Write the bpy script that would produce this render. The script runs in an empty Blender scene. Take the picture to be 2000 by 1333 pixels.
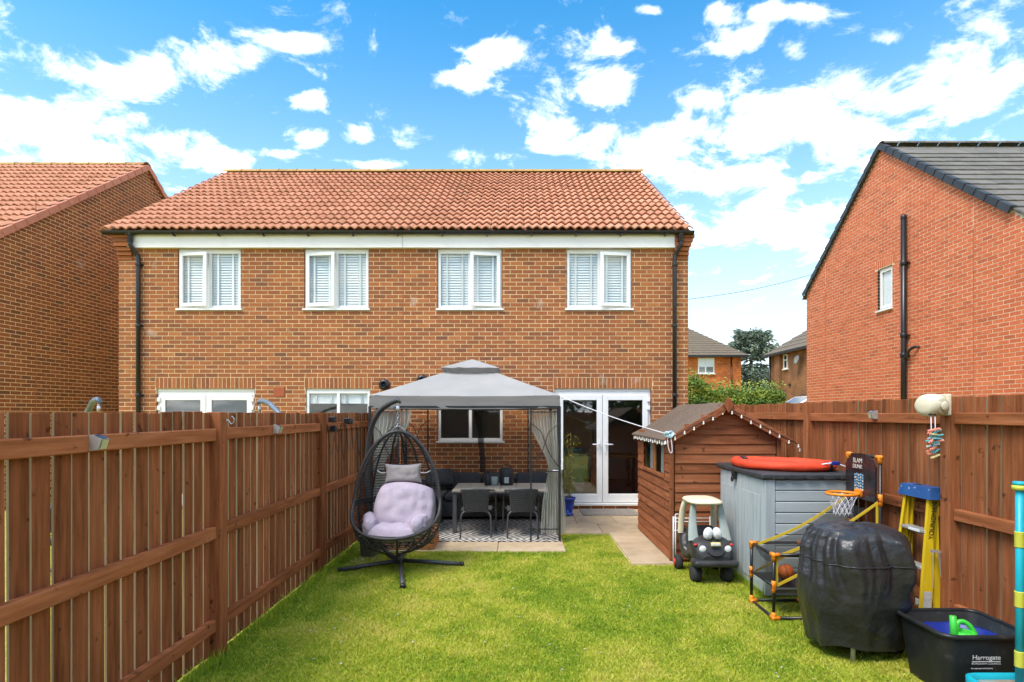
import bpy, bmesh, math, random
import numpy as np
from mathutils import Vector, Matrix, noise as mnoise
R = math.radians
rng = random.Random(7)
scene = bpy.context.scene
col = scene.collection

# ------------------------------------------------------------------ camera
cam_d = bpy.data.cameras.new('camera'); cam = bpy.data.objects.new('camera', cam_d); col.objects.link(cam)
cam.location = (0, 0, 1.75); cam.rotation_euler = (R(90), 0, 0)
cam_d.sensor_width = 36; cam_d.lens = 36 * 1111 / 2000
cam_d.shift_x = -15 / 2000; cam_d.shift_y = 141.5 / 2000
cam_d.clip_start = 0.05; cam_d.clip_end = 2000
scene.camera = cam

# ------------------------------------------------------------------ world, sun, exposure
SUN_EL, SUN_AZ = 56, -132          # azimuth clockwise from +Y
CLOUDS = [(265,160,105,42,1.2),(450,120,90,40,1.2),(590,85,62,20,1.1),(612,195,30,22,1.0),(110,240,190,55,1.2),(230,300,160,50,1.1),(390,310,90,30,.9),
 (612,272,36,24,1.1),(695,270,42,26,1.1),(890,155,60,24,1.1),(985,100,60,28,1.1),(745,322,45,12,.8),(950,308,55,20,1.0),(545,302,45,9,.8),(1405,25,45,24,1.1),
 (1530,22,80,18,1.0),(1210,85,95,32,1.0),(1190,180,100,48,1.2),(1370,198,50,26,1.1),(1430,85,70,30,1.0),(1552,98,32,24,1.0),(1730,75,42,18,1.0),(1270,20,40,14,.9),
 (1280,275,200,60,1.0),(1600,255,260,95,.95),(1860,160,170,90,.95),(1420,340,230,55,.95),(1500,430,240,60,.9),(1960,70,50,40,1.0),(1700,190,80,60,1.1),(1080,285,60,20,1.0),(30,312,60,12,.8),(1660,480,260,40,.7)]
world = bpy.data.worlds.new('World'); scene.world = world; world.use_nodes = True
world.cycles.sampling_method = 'MANUAL'; world.cycles.sample_map_resolution = 512
nt = world.node_tree; nt.nodes.clear()
def N(nt, t, **kw):
    n = nt.nodes.new(t)
    for k, v in kw.items(): setattr(n, k, v)
    return n
def MATH(nt, op, a, b=None, c=None, clamp=False):
    n = nt.nodes.new('ShaderNodeMath'); n.operation = op; n.use_clamp = clamp
    for i, v in enumerate((a, b, c)):
        if v is None: continue
        if isinstance(v, (int, float)): n.inputs[i].default_value = v
        else: nt.links.new(v, n.inputs[i])
    return n.outputs[0]
def MIXC(nt, f, a, b, mode='MIX'):
    n = nt.nodes.new('ShaderNodeMix'); n.data_type = 'RGBA'; n.blend_type = mode
    for s, v in ((n.inputs[0], f), (n.inputs[6], a), (n.inputs[7], b)):
        if isinstance(v, (int, float)): s.default_value = v
        elif isinstance(v, (tuple, list)): s.default_value = (*v[:3], 1)
        else: nt.links.new(v, s)
    return n.outputs[2]
sky = N(nt, 'ShaderNodeTexSky'); sky.sky_type = 'NISHITA'; sky.sun_disc = False
sky.sun_elevation = R(SUN_EL); sky.sun_rotation = R(SUN_AZ); sky.air_density = 1.0; sky.dust_density = 0.6; sky.ozone_density = 2.5
hs = N(nt, 'ShaderNodeHueSaturation'); hs.inputs['Saturation'].default_value = 1.68; hs.inputs['Value'].default_value = .86; hs.inputs['Hue'].default_value = .487
nt.links.new(sky.outputs[0], hs.inputs['Color'])
tc = N(nt, 'ShaderNodeTexCoord'); sp = N(nt, 'ShaderNodeSeparateXYZ'); nt.links.new(tc.outputs['Generated'], sp.inputs[0])
X, Y, Z = sp.outputs
yy = MATH(nt, 'MAXIMUM', Y, 0.05); u = MATH(nt, 'DIVIDE', X, yy); v = MATH(nt, 'DIVIDE', Z, yy)
zz = MATH(nt, 'ADD', MATH(nt, 'MAXIMUM', Z, 0.0), 0.22)
cmb = N(nt, 'ShaderNodeCombineXYZ'); nt.links.new(MATH(nt, 'DIVIDE', X, zz), cmb.inputs[0]); nt.links.new(MATH(nt, 'DIVIDE', Y, zz), cmb.inputs[1])
n1 = N(nt, 'ShaderNodeTexNoise'); n1.inputs['Scale'].default_value = 6.0; n1.inputs['Detail'].default_value = 8; n1.inputs['Roughness'].default_value = .66
n1.inputs['Distortion'].default_value = .35; nt.links.new(cmb.outputs[0], n1.inputs['Vector'])
acc = None
uv = N(nt, 'ShaderNodeCombineXYZ'); nt.links.new(u, uv.inputs[0]); nt.links.new(v, uv.inputs[1])
for (cx, cy, rx, ry, am) in CLOUDS:      # nearest cloud centre, in units of its own size
    sx, sy = 1111 / rx, 1111 / ry
    ma = N(nt, 'ShaderNodeVectorMath', operation='MULTIPLY_ADD'); nt.links.new(uv.outputs[0], ma.inputs[0]); ma.inputs[1].default_value = (sx, sy, 0)
    ma.inputs[2].default_value = (-(cx - 1015) / 1111 * sx, -(808 - cy) / 1111 * sy, math.sqrt(max(0, .4 - math.log(am) / .9)))
    dt = N(nt, 'ShaderNodeVectorMath', operation='DOT_PRODUCT'); nt.links.new(ma.outputs[0], dt.inputs[0]); nt.links.new(ma.outputs[0], dt.inputs[1])
    acc = dt.outputs['Value'] if acc is None else MATH(nt, 'MINIMUM', acc, dt.outputs['Value'])
acc = MATH(nt, 'EXPONENT', MATH(nt, 'MULTIPLY', MATH(nt, 'SUBTRACT', acc, .4), -.9))
# away from the view the same kind of broken cloud goes on, from noise alone
n2 = N(nt, 'ShaderNodeTexNoise'); n2.inputs['Scale'].default_value = 1.6; n2.inputs['Detail'].default_value = 3; nt.links.new(cmb.outputs[0], n2.inputs['Vector'])
side = MATH(nt, 'MULTIPLY', MATH(nt, 'SUBTRACT', 0.62, Y), 4, clamp=True)
gen = MATH(nt, 'MULTIPLY', MATH(nt, 'MULTIPLY', MATH(nt, 'SUBTRACT', n2.outputs[0], 0.38), 5, clamp=True), side)
acc = MATH(nt, 'MAXIMUM', acc, gen)
dens = MATH(nt, 'ADD', MATH(nt, 'MULTIPLY', acc, 0.75), MATH(nt, 'MULTIPLY', MATH(nt, 'SUBTRACT', n1.outputs[0], 0.5), 3.3))
mr = N(nt, 'ShaderNodeMapRange'); mr.interpolation_type = 'SMOOTHSTEP'; nt.links.new(dens, mr.inputs[0])
mr.inputs[1].default_value = 0.20; mr.inputs[2].default_value = 0.92
# pale air close to the horizon
zc = MATH(nt, 'MAXIMUM', Z, 0.0); hz = MATH(nt, 'EXPONENT', MATH(nt, 'MULTIPLY', MATH(nt, 'MULTIPLY', zc, zc), -8.0))
skyc = MIXC(nt, MATH(nt, 'MULTIPLY', hz, 0.95), hs.outputs[0], (3.4, 3.85, 4.2))
cl = MIXC(nt, MATH(nt, 'MULTIPLY', MATH(nt, 'SUBTRACT', n2.outputs[0], .36), 3.2, clamp=True), (5.2, 5.35, 5.6), (7.2, 7.2, 7.2))
fin = MIXC(nt, mr.outputs[0], skyc, cl)
bg = N(nt, 'ShaderNodeBackground'); bg.inputs[1].default_value = 0.15; nt.links.new(fin, bg.inputs[0])
wo = N(nt, 'ShaderNodeOutputWorld'); nt.links.new(bg.outputs[0], wo.inputs[0])

sd = bpy.data.lights.new('sun', 'SUN'); sd.energy = 1.75; sd.angle = R(24); sd.color = (1.0, .93, .82)
sun = bpy.data.objects.new('sun', sd); col.objects.link(sun)
sv = Vector((math.sin(R(SUN_AZ)) * math.cos(R(SUN_EL)), math.cos(R(SUN_AZ)) * math.cos(R(SUN_EL)), math.sin(R(SUN_EL))))
sun.rotation_euler = sv.to_track_quat('Z', 'Y').to_euler(); sun.location = (-10, -10, 20)
vs = scene.view_settings; vs.view_transform = 'Standard'; vs.look = 'None'; vs.exposure = 1.25; vs.gamma = 1; vs.use_curve_mapping = False
scene.cycles.max_bounces = 5; scene.cycles.diffuse_bounces = 3; scene.cycles.glossy_bounces = 2; scene.cycles.transparent_max_bounces = 12; scene.cycles.use_adaptive_sampling = True; scene.cycles.adaptive_threshold = .025; scene.cycles.caustics_reflective = False; scene.cycles.caustics_refractive = False

# ------------------------------------------------------------------ materials
def bsdf(m): return m.node_tree.nodes['Principled BSDF']
def mat(name, cols, scale=8, stretch=(1, 1, 1), rough=.6, bump=0.0, bdist=.01, detail=6, rand=0.0, attr=None, attrw=.75, metallic=0, spec=.4,
        big=0.0, bigscale=.6, coat=0, rough2=None, dirt=None, transmission=0, lo=.3, hi=.7, speck=None):
    """cols: list of linear colours spread over a ramp driven by noise (and by a per-piece attribute or per-object random)"""
    m = bpy.data.materials.new(name); m.use_nodes = True; t = m.node_tree; L = t.links; b = bsdf(m)
    tc = N(t, 'ShaderNodeTexCoord'); oi = N(t, 'ShaderNodeObjectInfo')
    add = N(t, 'ShaderNodeVectorMath', operation='MULTIPLY_ADD'); L.new(tc.outputs['Object'], add.inputs[0]); add.inputs[1].default_value = stretch
    sc = N(t, 'ShaderNodeVectorMath', operation='SCALE'); sc.inputs[0].default_value = (37.1, 53.7, 91.3); L.new(oi.outputs['Random'], sc.inputs['Scale']); L.new(sc.outputs[0], add.inputs[2])
    no = N(t, 'ShaderNodeTexNoise'); no.inputs['Scale'].default_value = scale; no.inputs['Detail'].default_value = detail; no.inputs['Roughness'].default_value = .6
    L.new(add.outputs[0], no.inputs['Vector'])
    mr = N(t, 'ShaderNodeMapRange'); L.new(no.outputs[0], mr.inputs[0]); mr.inputs[1].default_value = lo; mr.inputs[2].default_value = hi
    f = mr.outputs[0]
    if attr:
        at = N(t, 'ShaderNodeAttribute'); at.attribute_name = attr
        f = MATH(t, 'ADD', MATH(t, 'MULTIPLY', at.outputs['Fac'], attrw), MATH(t, 'MULTIPLY', f, 1 - attrw))
    if rand:
        f = MATH(t, 'ADD', MATH(t, 'MULTIPLY', oi.outputs['Random'], rand), MATH(t, 'MULTIPLY', f, 1 - rand))
    if len(cols) == 1: cols = [tuple(c * .9 for c in cols[0]), tuple(min(1, c * 1.08) for c in cols[0])]
    cr = N(t, 'ShaderNodeValToRGB'); e = cr.color_ramp.elements
    while len(e) < len(cols): e.new(.5)
    for i, c in enumerate(cols): e[i].position = i / (len(cols) - 1); e[i].color = (*c, 1)
    L.new(f, cr.inputs[0]); c_out = cr.outputs[0]
    if big or dirt or speck:
        n2 = N(t, 'ShaderNodeTexNoise'); n2.inputs['Scale'].default_value = bigscale; n2.inputs['Detail'].default_value = 5; n2.inputs['Roughness'].default_value = .65
        L.new(add.outputs[0] if not attr else tc.outputs['Object'], n2.inputs['Vector'])
        if big:
            k = MATH(t, 'ADD', MATH(t, 'MULTIPLY', MATH(t, 'SUBTRACT', n2.outputs[0], .5), big * 3), 1.0)
            cc = N(t, 'ShaderNodeVectorMath', operation='SCALE'); L.new(c_out, cc.inputs[0]); L.new(k, cc.inputs['Scale']); c_out = cc.outputs[0]
        if dirt:
            mk = N(t, 'ShaderNodeMapRange'); L.new(n2.outputs[0], mk.inputs[0]); mk.inputs[1].default_value = dirt[1]; mk.inputs[2].default_value = dirt[2]
            c_out = MIXC(t, MATH(t, 'MULTIPLY', mk.outputs[0], dirt[3]), c_out, dirt[0])
        if speck:
            n3 = N(t, 'ShaderNodeTexNoise'); n3.inputs['Scale'].default_value = speck[4]; n3.inputs['Detail'].default_value = 4; ov = N(t, 'ShaderNodeVectorMath', operation='ADD'); L.new(tc.outputs['Object'], ov.inputs[0]); L.new(sc.outputs[0], ov.inputs[1]); L.new(tc.outputs['Object'] if attr else ov.outputs[0], n3.inputs['Vector'])
            mk = N(t, 'ShaderNodeMapRange'); L.new(n3.outputs[0], mk.inputs[0]); mk.inputs[1].default_value = speck[1]; mk.inputs[2].default_value = speck[2]
            c_out = MIXC(t, MATH(t, 'MULTIPLY', mk.outputs[0], speck[3]), c_out, speck[0])
    L.new(c_out, b.inputs['Base Color'])
    b.inputs['Roughness'].default_value = rough; b.inputs['Metallic'].default_value = metallic; b.inputs['Specular IOR Level'].default_value = spec
    if coat: b.inputs['Coat Weight'].default_value = coat
    if bump:
        bp = N(t, 'ShaderNodeBump'); bp.inputs['Strength'].default_value = bump; bp.inputs['Distance'].default_value = bdist
        L.new(no.outputs[0], bp.inputs['Height']); L.new(bp.outputs[0], b.inputs['Normal'])
    return m
def glass(name, tint=(.96, .98, .98), ior=1.5, extra=0.0):
    m = bpy.data.materials.new(name); m.use_nodes = True; t = m.node_tree; t.nodes.remove(bsdf(m)); L = t.links
    lw = N(t, 'ShaderNodeLayerWeight'); lw.inputs[0].default_value = .5; fc = MATH(t, 'ADD', MATH(t, 'MULTIPLY', MATH(t, 'POWER', lw.outputs['Facing'], 5), .95), .045)
    tr = N(t, 'ShaderNodeBsdfTransparent'); tr.inputs[0].default_value = (*tint, 1)
    gl = N(t, 'ShaderNodeBsdfGlossy'); gl.inputs[1].default_value = .015
    mx = N(t, 'ShaderNodeMixShader'); L.new(MATH(t, 'ADD', fc, extra, clamp=True), mx.inputs[0])
    L.new(tr.outputs[0], mx.inputs[1]); L.new(gl.outputs[0], mx.inputs[2]); L.new(mx.outputs[0], t.nodes['Material Output'].inputs[0]); return m
def net(name, colr, dens):
    m = bpy.data.materials.new(name); m.use_nodes = True; t = m.node_tree; b = bsdf(m); L = t.links
    b.inputs['Base Color'].default_value = (*colr, 1); b.inputs['Roughness'].default_value = .9
    tr = N(t, 'ShaderNodeBsdfTransparent'); mx = N(t, 'ShaderNodeMixShader'); mx.inputs[0].default_value = dens
    L.new(tr.outputs[0], mx.inputs[1]); L.new(b.outputs[0], mx.inputs[2]); L.new(mx.outputs[0], t.nodes['Material Output'].inputs[0]); return m

BR = [(.15, .072, .046), (.22, .084, .042), (.315, .106, .041), (.385, .136, .048), (.44, .185, .075)]
MT = {}
MT['brick'] = mat('brick_multi', BR, scale=30, rough=.85, bump=.25, bdist=.004, attr='rnd', attrw=.72, spec=.2, bigscale=.9, speck=((.62, .55, .48), .66, .78, .55, 2.3))
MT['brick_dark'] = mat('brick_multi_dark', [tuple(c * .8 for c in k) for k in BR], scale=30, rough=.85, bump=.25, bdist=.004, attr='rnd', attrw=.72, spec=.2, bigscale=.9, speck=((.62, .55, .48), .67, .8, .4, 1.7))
MT['brick_red'] = mat('brick_orange_red', [(.34, .105, .054), (.51, .132, .056), (.60, .16, .068), (.64, .205, .098)], scale=30, rough=.85, bump=.25, bdist=.004, attr='rnd', attrw=.7, spec=.2)
MT['mortar'] = mat('mortar_cream', [(.66, .47, .25), (.80, .62, .36)], scale=12, rough=.95, bump=.3, spec=.1, bigscale=.5, big=.15)
MT['mortar2'] = mat('mortar_pale', [(.62, .50, .34), (.78, .66, .48)], scale=12, rough=.95, bump=.3, spec=.1)
MT['soldier'] = mat('brick_soldier', [(.28, .10, .042), (.40, .138, .05), (.46, .18, .07)], scale=30, rough=.85, bump=.25, bdist=.004, attr='rnd', attrw=.7, spec=.2)
MT['tile'] = mat('clay_tile', [(.39, .165, .09), (.53, .24, .14), (.62, .30, .19)], scale=9, rough=.8, bump=.2, bdist=.006, rand=.5, spec=.25, bigscale=2.2, dirt=((.30, .24, .10), .58, .78, .5))
MT['tile_mass'] = mat('clay_tile_mass', [(.39, .165, .09), (.53, .24, .14), (.62, .30, .19)], scale=9, rough=.8, bump=.2, bdist=.006, attr='rnd', attrw=.5, spec=.25, bigscale=2.2, dirt=((.30, .24, .10), .58, .78, .5))
MT['ridge'] = mat('ridge_lichen', [(.30, .15, .06), (.45, .26, .08), (.42, .30, .07)], scale=4, rough=.9, bump=.3, rand=.4)
MT['verge'] = mat('verge_clay', [(.45, .17, .10), (.56, .24, .15)], scale=6, rough=.75, bump=.1, rand=.4)
MT['slate'] = mat('grey_tile', [(.09, .083, .073), (.155, .142, .122), (.20, .183, .156)], scale=7, rough=.7, bump=.2, rand=.5, spec=.3)
MT['verge_dark'] = mat('verge_dark', [(.022, .026, .032), (.045, .05, .058)], scale=5, rough=.55, rand=.5)
MT['upvc'] = mat('white_upvc', [(.78, .775, .76), (.84, .835, .82)], scale=3, rough=.28, spec=.5)
MT['fascia'] = mat('white_fascia', [(.86, .82, .79), (.92, .885, .86)], scale=2, stretch=(.4, 1, 3), rough=.4, bigscale=1.4, big=.05)
MT['black_plastic'] = mat('black_plastic', [(.008, .008, .009), (.018, .018, .019)], scale=6, rough=.33, spec=.5)
MT['glass'] = glass('window_glass'); MT['glass_door'] = glass('door_glass', (.82, .86, .86), 1.5, .07)
MT['blind'] = mat('blind_slat', [(.90, .92, .91), (.95, .96, .95)], scale=3, rough=.5)
MT['terracotta'] = mat('terracotta', [(.30, .075, .03), (.38, .10, .04)], scale=20, rough=.8, bump=.2)
WD = [(.092, .031, .012), (.20, .067, .025), (.30, .104, .041), (.40, .158, .070)]
def wood(name, stretch, cols=WD, scale=3.0, rand=.38, rough=.75):
    return mat(name, cols, scale=scale, stretch=stretch, rough=.88, bump=.5, bdist=.005, detail=9, rand=rand, spec=.12, bigscale=1.3, big=.2, speck=((.05, .018, .009), .655, .71, .75, 12), dirt=((.20, .115, .06), .60, .75, .45))
MT['wood_z'] = wood('fence_wood_upright', (9, 9, .7)); MT['wood_y'] = wood('fence_wood_rail', (9, .7, 9), [tuple(c * 1.15 for c in k) for k in WD])
MT['wood_edge'] = mat('board_edge_bare', [(.13, .10, .06), (.21, .165, .10), (.31, .255, .165)], scale=3, stretch=(6, 6, .8), rough=.9, rand=.4)
WD2 = [(.14, .047, .020), (.225, .076, .032), (.305, .108, .047), (.385, .15, .069)]
MT['shed_x'] = wood('shed_cladding_front', (.9, 9, 9), WD2); MT['shed_y'] = wood('shed_cladding_side', (9, .9, 9), WD2); MT['shed_z'] = wood('shed_trim', (9, 9, .9), WD2)
MT['pine'] = wood('pine_slat', (.9, 9, 9), [(.22, .085, .03), (.36, .15, .055), (.45, .21, .085)])
MT['felt'] = mat('roof_felt', [(.095, .066, .05), (.15, .108, .08), (.20, .15, .115)], scale=45, rough=.95, bump=.4, spec=.1, bigscale=1.5, big=.2)
MT['canopy'] = mat('grey_canopy', [(.47, .46, .45), (.54, .53, .52)], scale=2.5, rough=.8, bump=.12, bdist=.03, detail=4, spec=.2)
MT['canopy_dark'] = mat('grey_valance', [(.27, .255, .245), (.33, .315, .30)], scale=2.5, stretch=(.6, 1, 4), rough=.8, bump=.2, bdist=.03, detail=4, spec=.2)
MT['net_grey'] = net('mosquito_net', (.52, .52, .45), .5); MT['net_black'] = net('black_net', (.02, .02, .02), .8); MT['net_toy'] = net('toy_mesh', (.015, .015, .015), .62)
MT['steel_dark'] = mat('dark_steel', [(.022, .022, .024), (.04, .04, .042)], scale=10, rough=.45, metallic=.3)
MT['pole_grey'] = mat('grey_pole', [(.075, .078, .082), (.10, .104, .108)], scale=10, rough=.4, metallic=.4)
MT['pole_blue'] = mat('grey_blue_pole', [(.13, .17, .22), (.17, .21, .26)], scale=10, rough=.4, metallic=.3)
MT['chrome'] = mat('zinc', [(.45, .45, .45), (.6, .6, .6)], scale=10, rough=.3, metallic=.9)
MT['rattan'] = mat('black_rattan', [(.012, .012, .013), (.03, .03, .032), (.055, .055, .058)], scale=60, rough=.45, bump=.5, bdist=.004)
MT['lilac'] = mat('lilac_cushion', [(.43, .365, .45), (.51, .44, .53)], scale=7, rough=.9, bump=.5, bdist=.03, spec=.15)
MT['greige'] = mat('grey_pillow', [(.36, .32, .32), (.45, .40, .40)], scale=5, rough=.9, bump=.25, bdist=.02, spec=.15)
MT['sofa_fab'] = mat('charcoal_fabric', [(.04, .041, .045), (.075, .076, .082)], scale=40, rough=.95, bump=.2, spec=.1)
MT['tabletop'] = mat('table_planks', [(.36, .31, .25), (.46, .40, .33)], scale=4, stretch=(.6, 9, 9), rough=.6, bump=.1)
MT['slab'] = mat('sandstone_slab', [(.36, .265, .165), (.47, .36, .235), (.53, .42, .29)], scale=5, rough=.9, bump=.25, rand=.35, spec=.15, bigscale=2.0, big=.1, dirt=((.22, .17, .11), .60, .78, .5))
MT['felt_mat'] = mat('door_mat', [(.16, .14, .12), (.34, .30, .26)], scale=40, rough=.95, bump=.4)
MT['blue_glaze'] = mat('blue_glaze', [(.004, .035, .28), (.01, .06, .40)], scale=5, rough=.15, spec=.6)
MT['grey_pot'] = mat('grey_pot', [(.18, .18, .17), (.24, .24, .23)], scale=8, rough=.7)
MT['dry'] = mat('dry_stalk', [(.30, .22, .05), (.22, .20, .05), (.42, .30, .10)], scale=3, rough=.8, rand=.8)
MT['cream'] = mat('cream_plastic', [(.66, .58, .40), (.74, .67, .49)], scale=4, rough=.42, spec=.4, bigscale=3, big=.05)
MT['sage'] = mat('sage_plastic', [(.30, .345, .315), (.36, .40, .37)], scale=4, rough=.45)
MT['toy_black'] = mat('toy_black', [(.026, .026, .027), (.045, .045, .046)], scale=8, rough=.45, bigscale=4, big=.15)
MT['rubber'] = mat('rubber', [(.018, .018, .018), (.04, .039, .037)], scale=14, rough=.75)
MT['white_pl'] = mat('white_plastic', [(.74, .74, .74), (.82, .82, .82)], scale=4, rough=.3)
MT['red_pl'] = mat('red_plastic', [(.48, .03, .02), (.55, .045, .03)], scale=4, rough=.35)
MT['grey_eye'] = mat('pupil_grey', [(.28, .28, .28), (.36, .36, .36)], scale=9, rough=.4)
MT['gold'] = mat('plate_yellow', [(.62, .5, .16), (.70, .58, .22)], scale=9, rough=.4)
MT['resin_v'] = mat('grey_resin_door', [(.31, .355, .37), (.38, .425, .44), (.43, .475, .49)], scale=3, stretch=(6, 6, .6), rough=.55, bump=.2, bdist=.004, bigscale=1.3, big=.06)
MT['resin_h'] = mat('grey_resin_board', [(.31, .355, .37), (.38, .425, .44), (.43, .475, .49)], scale=3, stretch=(.6, 6, 6), rough=.55, bump=.3, bdist=.004, rand=.2, bigscale=1.3, big=.06)
MT['lid'] = mat('lid_charcoal', [(.028, .03, .033), (.05, .052, .056)], scale=12, rough=.55, bump=.1)
MT['orange_fab'] = mat('orange_red_fabric', [(.66, .045, .012), (.78, .07, .02)], scale=6, rough=.7, bump=.3, bdist=.01)
MT['orange_pl'] = mat('orange_plastic', [(.80, .22, .01), (.88, .28, .02)], scale=6, rough=.35)
MT['yellow_strap'] = mat('yellow_strap', [(.62, .42, .02), (.75, .52, .04)], scale=10, rough=.7)
MT['ball'] = mat('orange_ball', [(.62, .13, .025), (.72, .18, .04)], scale=80, rough=.6, bump=.3)
MT['board_print'] = mat('board_print', [(.012, .012, .014), (.03, .026, .028), (.10, .02, .022)], scale=7, rough=.25, lo=.35, hi=.75)
MT['pale_print'] = mat('pale_print', [(.66, .58, .50), (.75, .68, .60)], scale=9, rough=.5)
MT['sky_print'] = mat('blue_print', [(.16, .38, .60), (.24, .50, .72)], scale=9, rough=.5)
MT['net_white'] = mat('white_cord', [(.72, .68, .74), (.82, .79, .84)], scale=9, rough=.8)
MT['vinyl'] = mat('black_vinyl', [(.018, .018, .019), (.034, .034, .035)], scale=5, rough=.31, bump=.75, bdist=.04, detail=6, spec=.5, bigscale=3, dirt=((.12, .11, .10), .55, .8, .35))
MT['ladder_y'] = mat('yellow_fibreglass', [(.66, .45, .01), (.76, .54, .02)], scale=6, stretch=(3, 3, .6), rough=.4, bigscale=5, dirt=((.45, .38, .2), .62, .75, .5))
MT['ladder_b'] = mat('blue_cap', [(.016, .075, .24), (.03, .115, .32)], scale=6, rough=.45, bigscale=30, dirt=((.7, .7, .68), .62, .70, .8))
MT['alu'] = mat('aluminium', [(.40, .39, .37), (.52, .51, .49)], scale=20, rough=.45, metallic=.5)
MT['ink'] = mat('black_ink', [(.012, .012, .012)], rough=.6)
MT['sticker'] = mat('paper_sticker', [(.42, .42, .41), (.6, .6, .58)], scale=30, rough=.6)
MT['tub'] = mat('black_tub', [(.010, .011, .012), (.022, .024, .025)], scale=9, rough=.42, bump=.08, bigscale=9, dirt=((.12, .11, .09), .60, .80, .45))
MT['basin'] = mat('blue_basin', [(.008, .022, .19), (.014, .032, .25)], scale=4, rough=.3)
MT['green_pl'] = mat('green_plastic', [(.045, .52, .045), (.07, .60, .07)], scale=4, rough=.3)
MT['teal'] = mat('turquoise_plastic', [(.006, .33, .42), (.012, .40, .50)], scale=4, rough=.35)
MT['yellow_ring'] = mat('lime_yellow_plastic', [(.52, .52, .05), (.62, .62, .09)], scale=4, rough=.4)
MT['dirty'] = mat('dirty_tray', [(.16, .13, .10), (.26, .21, .16), (.20, .32, .33)], scale=6, rough=.8)
MT['reel'] = mat('cream_reel', [(.60, .53, .37), (.68, .62, .46)], scale=4, rough=.4)
MT['reel2'] = mat('beige_reel_cap', [(.44, .385, .25), (.50, .45, .31)], scale=4, rough=.45)
MT['coral'] = mat('coral_peg', [(.76, .26, .18), (.8, .32, .22)], scale=4, rough=.5); MT['aqua'] = mat('aqua_peg', [(.10, .46, .50), (.16, .52, .56)], scale=4, rough=.5)
MT['lemon'] = mat('lemon_peg', [(.72, .62, .24), (.78, .7, .34)], scale=4, rough=.5)
MT['rope'] = mat('white_rope', [(.66, .62, .64), (.8, .77, .79)], scale=60, rough=.9)
MT['rope_blue'] = mat('pale_blue_rope', [(.42, .62, .66), (.6, .74, .76)], scale=60, rough=.9)
MT['bulb'] = mat('frosted_bulb', [(.72, .68, .60), (.82, .79, .72)], scale=5, rough=.25)
MT['solar'] = mat('solar_cell', [(.008, .010, .022), (.02, .024, .05)], scale=30, rough=.12)
MT['lens'] = mat('lamp_lens', [(.40, .42, .22), (.55, .57, .34)], scale=9, rough=.3)
MT['room'] = mat('room_paint', [(.68, .67, .64), (.76, .75, .72)], scale=3, rough=.9); MT['room_dark'] = mat('room_floor', [(.20, .19, .18), (.28, .27, .26)], scale=3, rough=.5)
MT['oak'] = mat('oak', [(.33, .16, .055), (.45, .24, .10)], scale=4, stretch=(.7, 8, 8), rough=.5)
MT['leaf_hedge'] = mat('hedge_leaf', [(.04, .09, .012), (.13, .22, .025), (.34, .36, .04)], scale=3, rough=.6, attr='rnd', attrw=.9)
MT['leaf_cedar'] = mat('cedar_needle', [(.08, .115, .085), (.17, .225, .16), (.30, .35, .25)], scale=3, rough=.7, attr='rnd', attrw=.9)
MT['leaf_dark'] = mat('tree_leaf', [(.02, .045, .012), (.045, .09, .02), (.08, .13, .03)], scale=3, rough=.6, attr='rnd', attrw=.9)
MT['bark'] = mat('bark', [(.06, .045, .03), (.12, .09, .065)], scale=9, stretch=(3, 3, .6), rough=.95, bump=.5)
MT['far_tile'] = mat('far_tile', [(.11, .085, .06), (.20, .16, .11)], scale=9, rough=.85)
MT['car_white'] = mat('car_white', [(.74, .75, .76), (.80, .81, .82)], scale=2, rough=.2, coat=.6)
MT['car_glass'] = mat('car_glass', [(.015, .018, .02), (.03, .034, .036)], scale=2, rough=.06, spec=.7)
def far_brick(name, axis, c1, c2, mort):
    m = bpy.data.materials.new(name); m.use_nodes = True; t = m.node_tree; b = bsdf(m); L = t.links
    tc = N(t, 'ShaderNodeTexCoord'); s = N(t, 'ShaderNodeSeparateXYZ'); L.new(tc.outputs['Object'], s.inputs[0])
    c = N(t, 'ShaderNodeCombineXYZ'); L.new(s.outputs[axis], c.inputs[0]); L.new(s.outputs[2], c.inputs[1])
    br = N(t, 'ShaderNodeTexBrick'); L.new(c.outputs[0], br.inputs['Vector']); br.inputs['Scale'].default_value = 1
    br.inputs['Brick Width'].default_value = .225; br.inputs['Row Height'].default_value = .075; br.inputs['Mortar Size'].default_value = .006
    br.inputs['Color1'].default_value = (*c1, 1); br.inputs['Color2'].default_value = (*c2, 1); br.inputs['Mortar'].default_value = (*mort, 1); br.inputs['Bias'].default_value = 0
    no = N(t, 'ShaderNodeTexNoise'); no.inputs['Scale'].default_value = 1.3; no.inputs['Detail'].default_value = 6; L.new(tc.outputs['Object'], no.inputs['Vector'])
    k = MATH(t, 'ADD', MATH(t, 'MULTIPLY', no.outputs[0], 1.6), .2)
    vm = N(t, 'ShaderNodeVectorMath', operation='SCALE'); L.new(br.outputs[0], vm.inputs[0]); L.new(k, vm.inputs['Scale'])
    L.new(vm.outputs[0], b.inputs['Base Color']); b.inputs['Roughness'].default_value = .9; return m
MT['far_orange'] = far_brick('far_brick_orange', 0, (.66, .17, .022), (.38, .09, .025), (.50, .24, .10))
MT['far_orange_y'] = far_brick('far_brick_orange_side', 1, (.50, .12, .018), (.26, .06, .02), (.40, .20, .09))
MT['far_brown'] = far_brick('far_brick_brown', 1, (.25, .095, .032), (.15, .06, .026), (.30, .19, .09))

MT['far_red'] = far_brick('front_brick_red', 0, (.48, .14, .065), (.36, .11, .06), (.6, .48, .34))

MT['far_multi'] = far_brick('front_brick_brown', 0, (.30, .105, .042), (.20, .08, .04), (.6, .44, .24))

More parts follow.
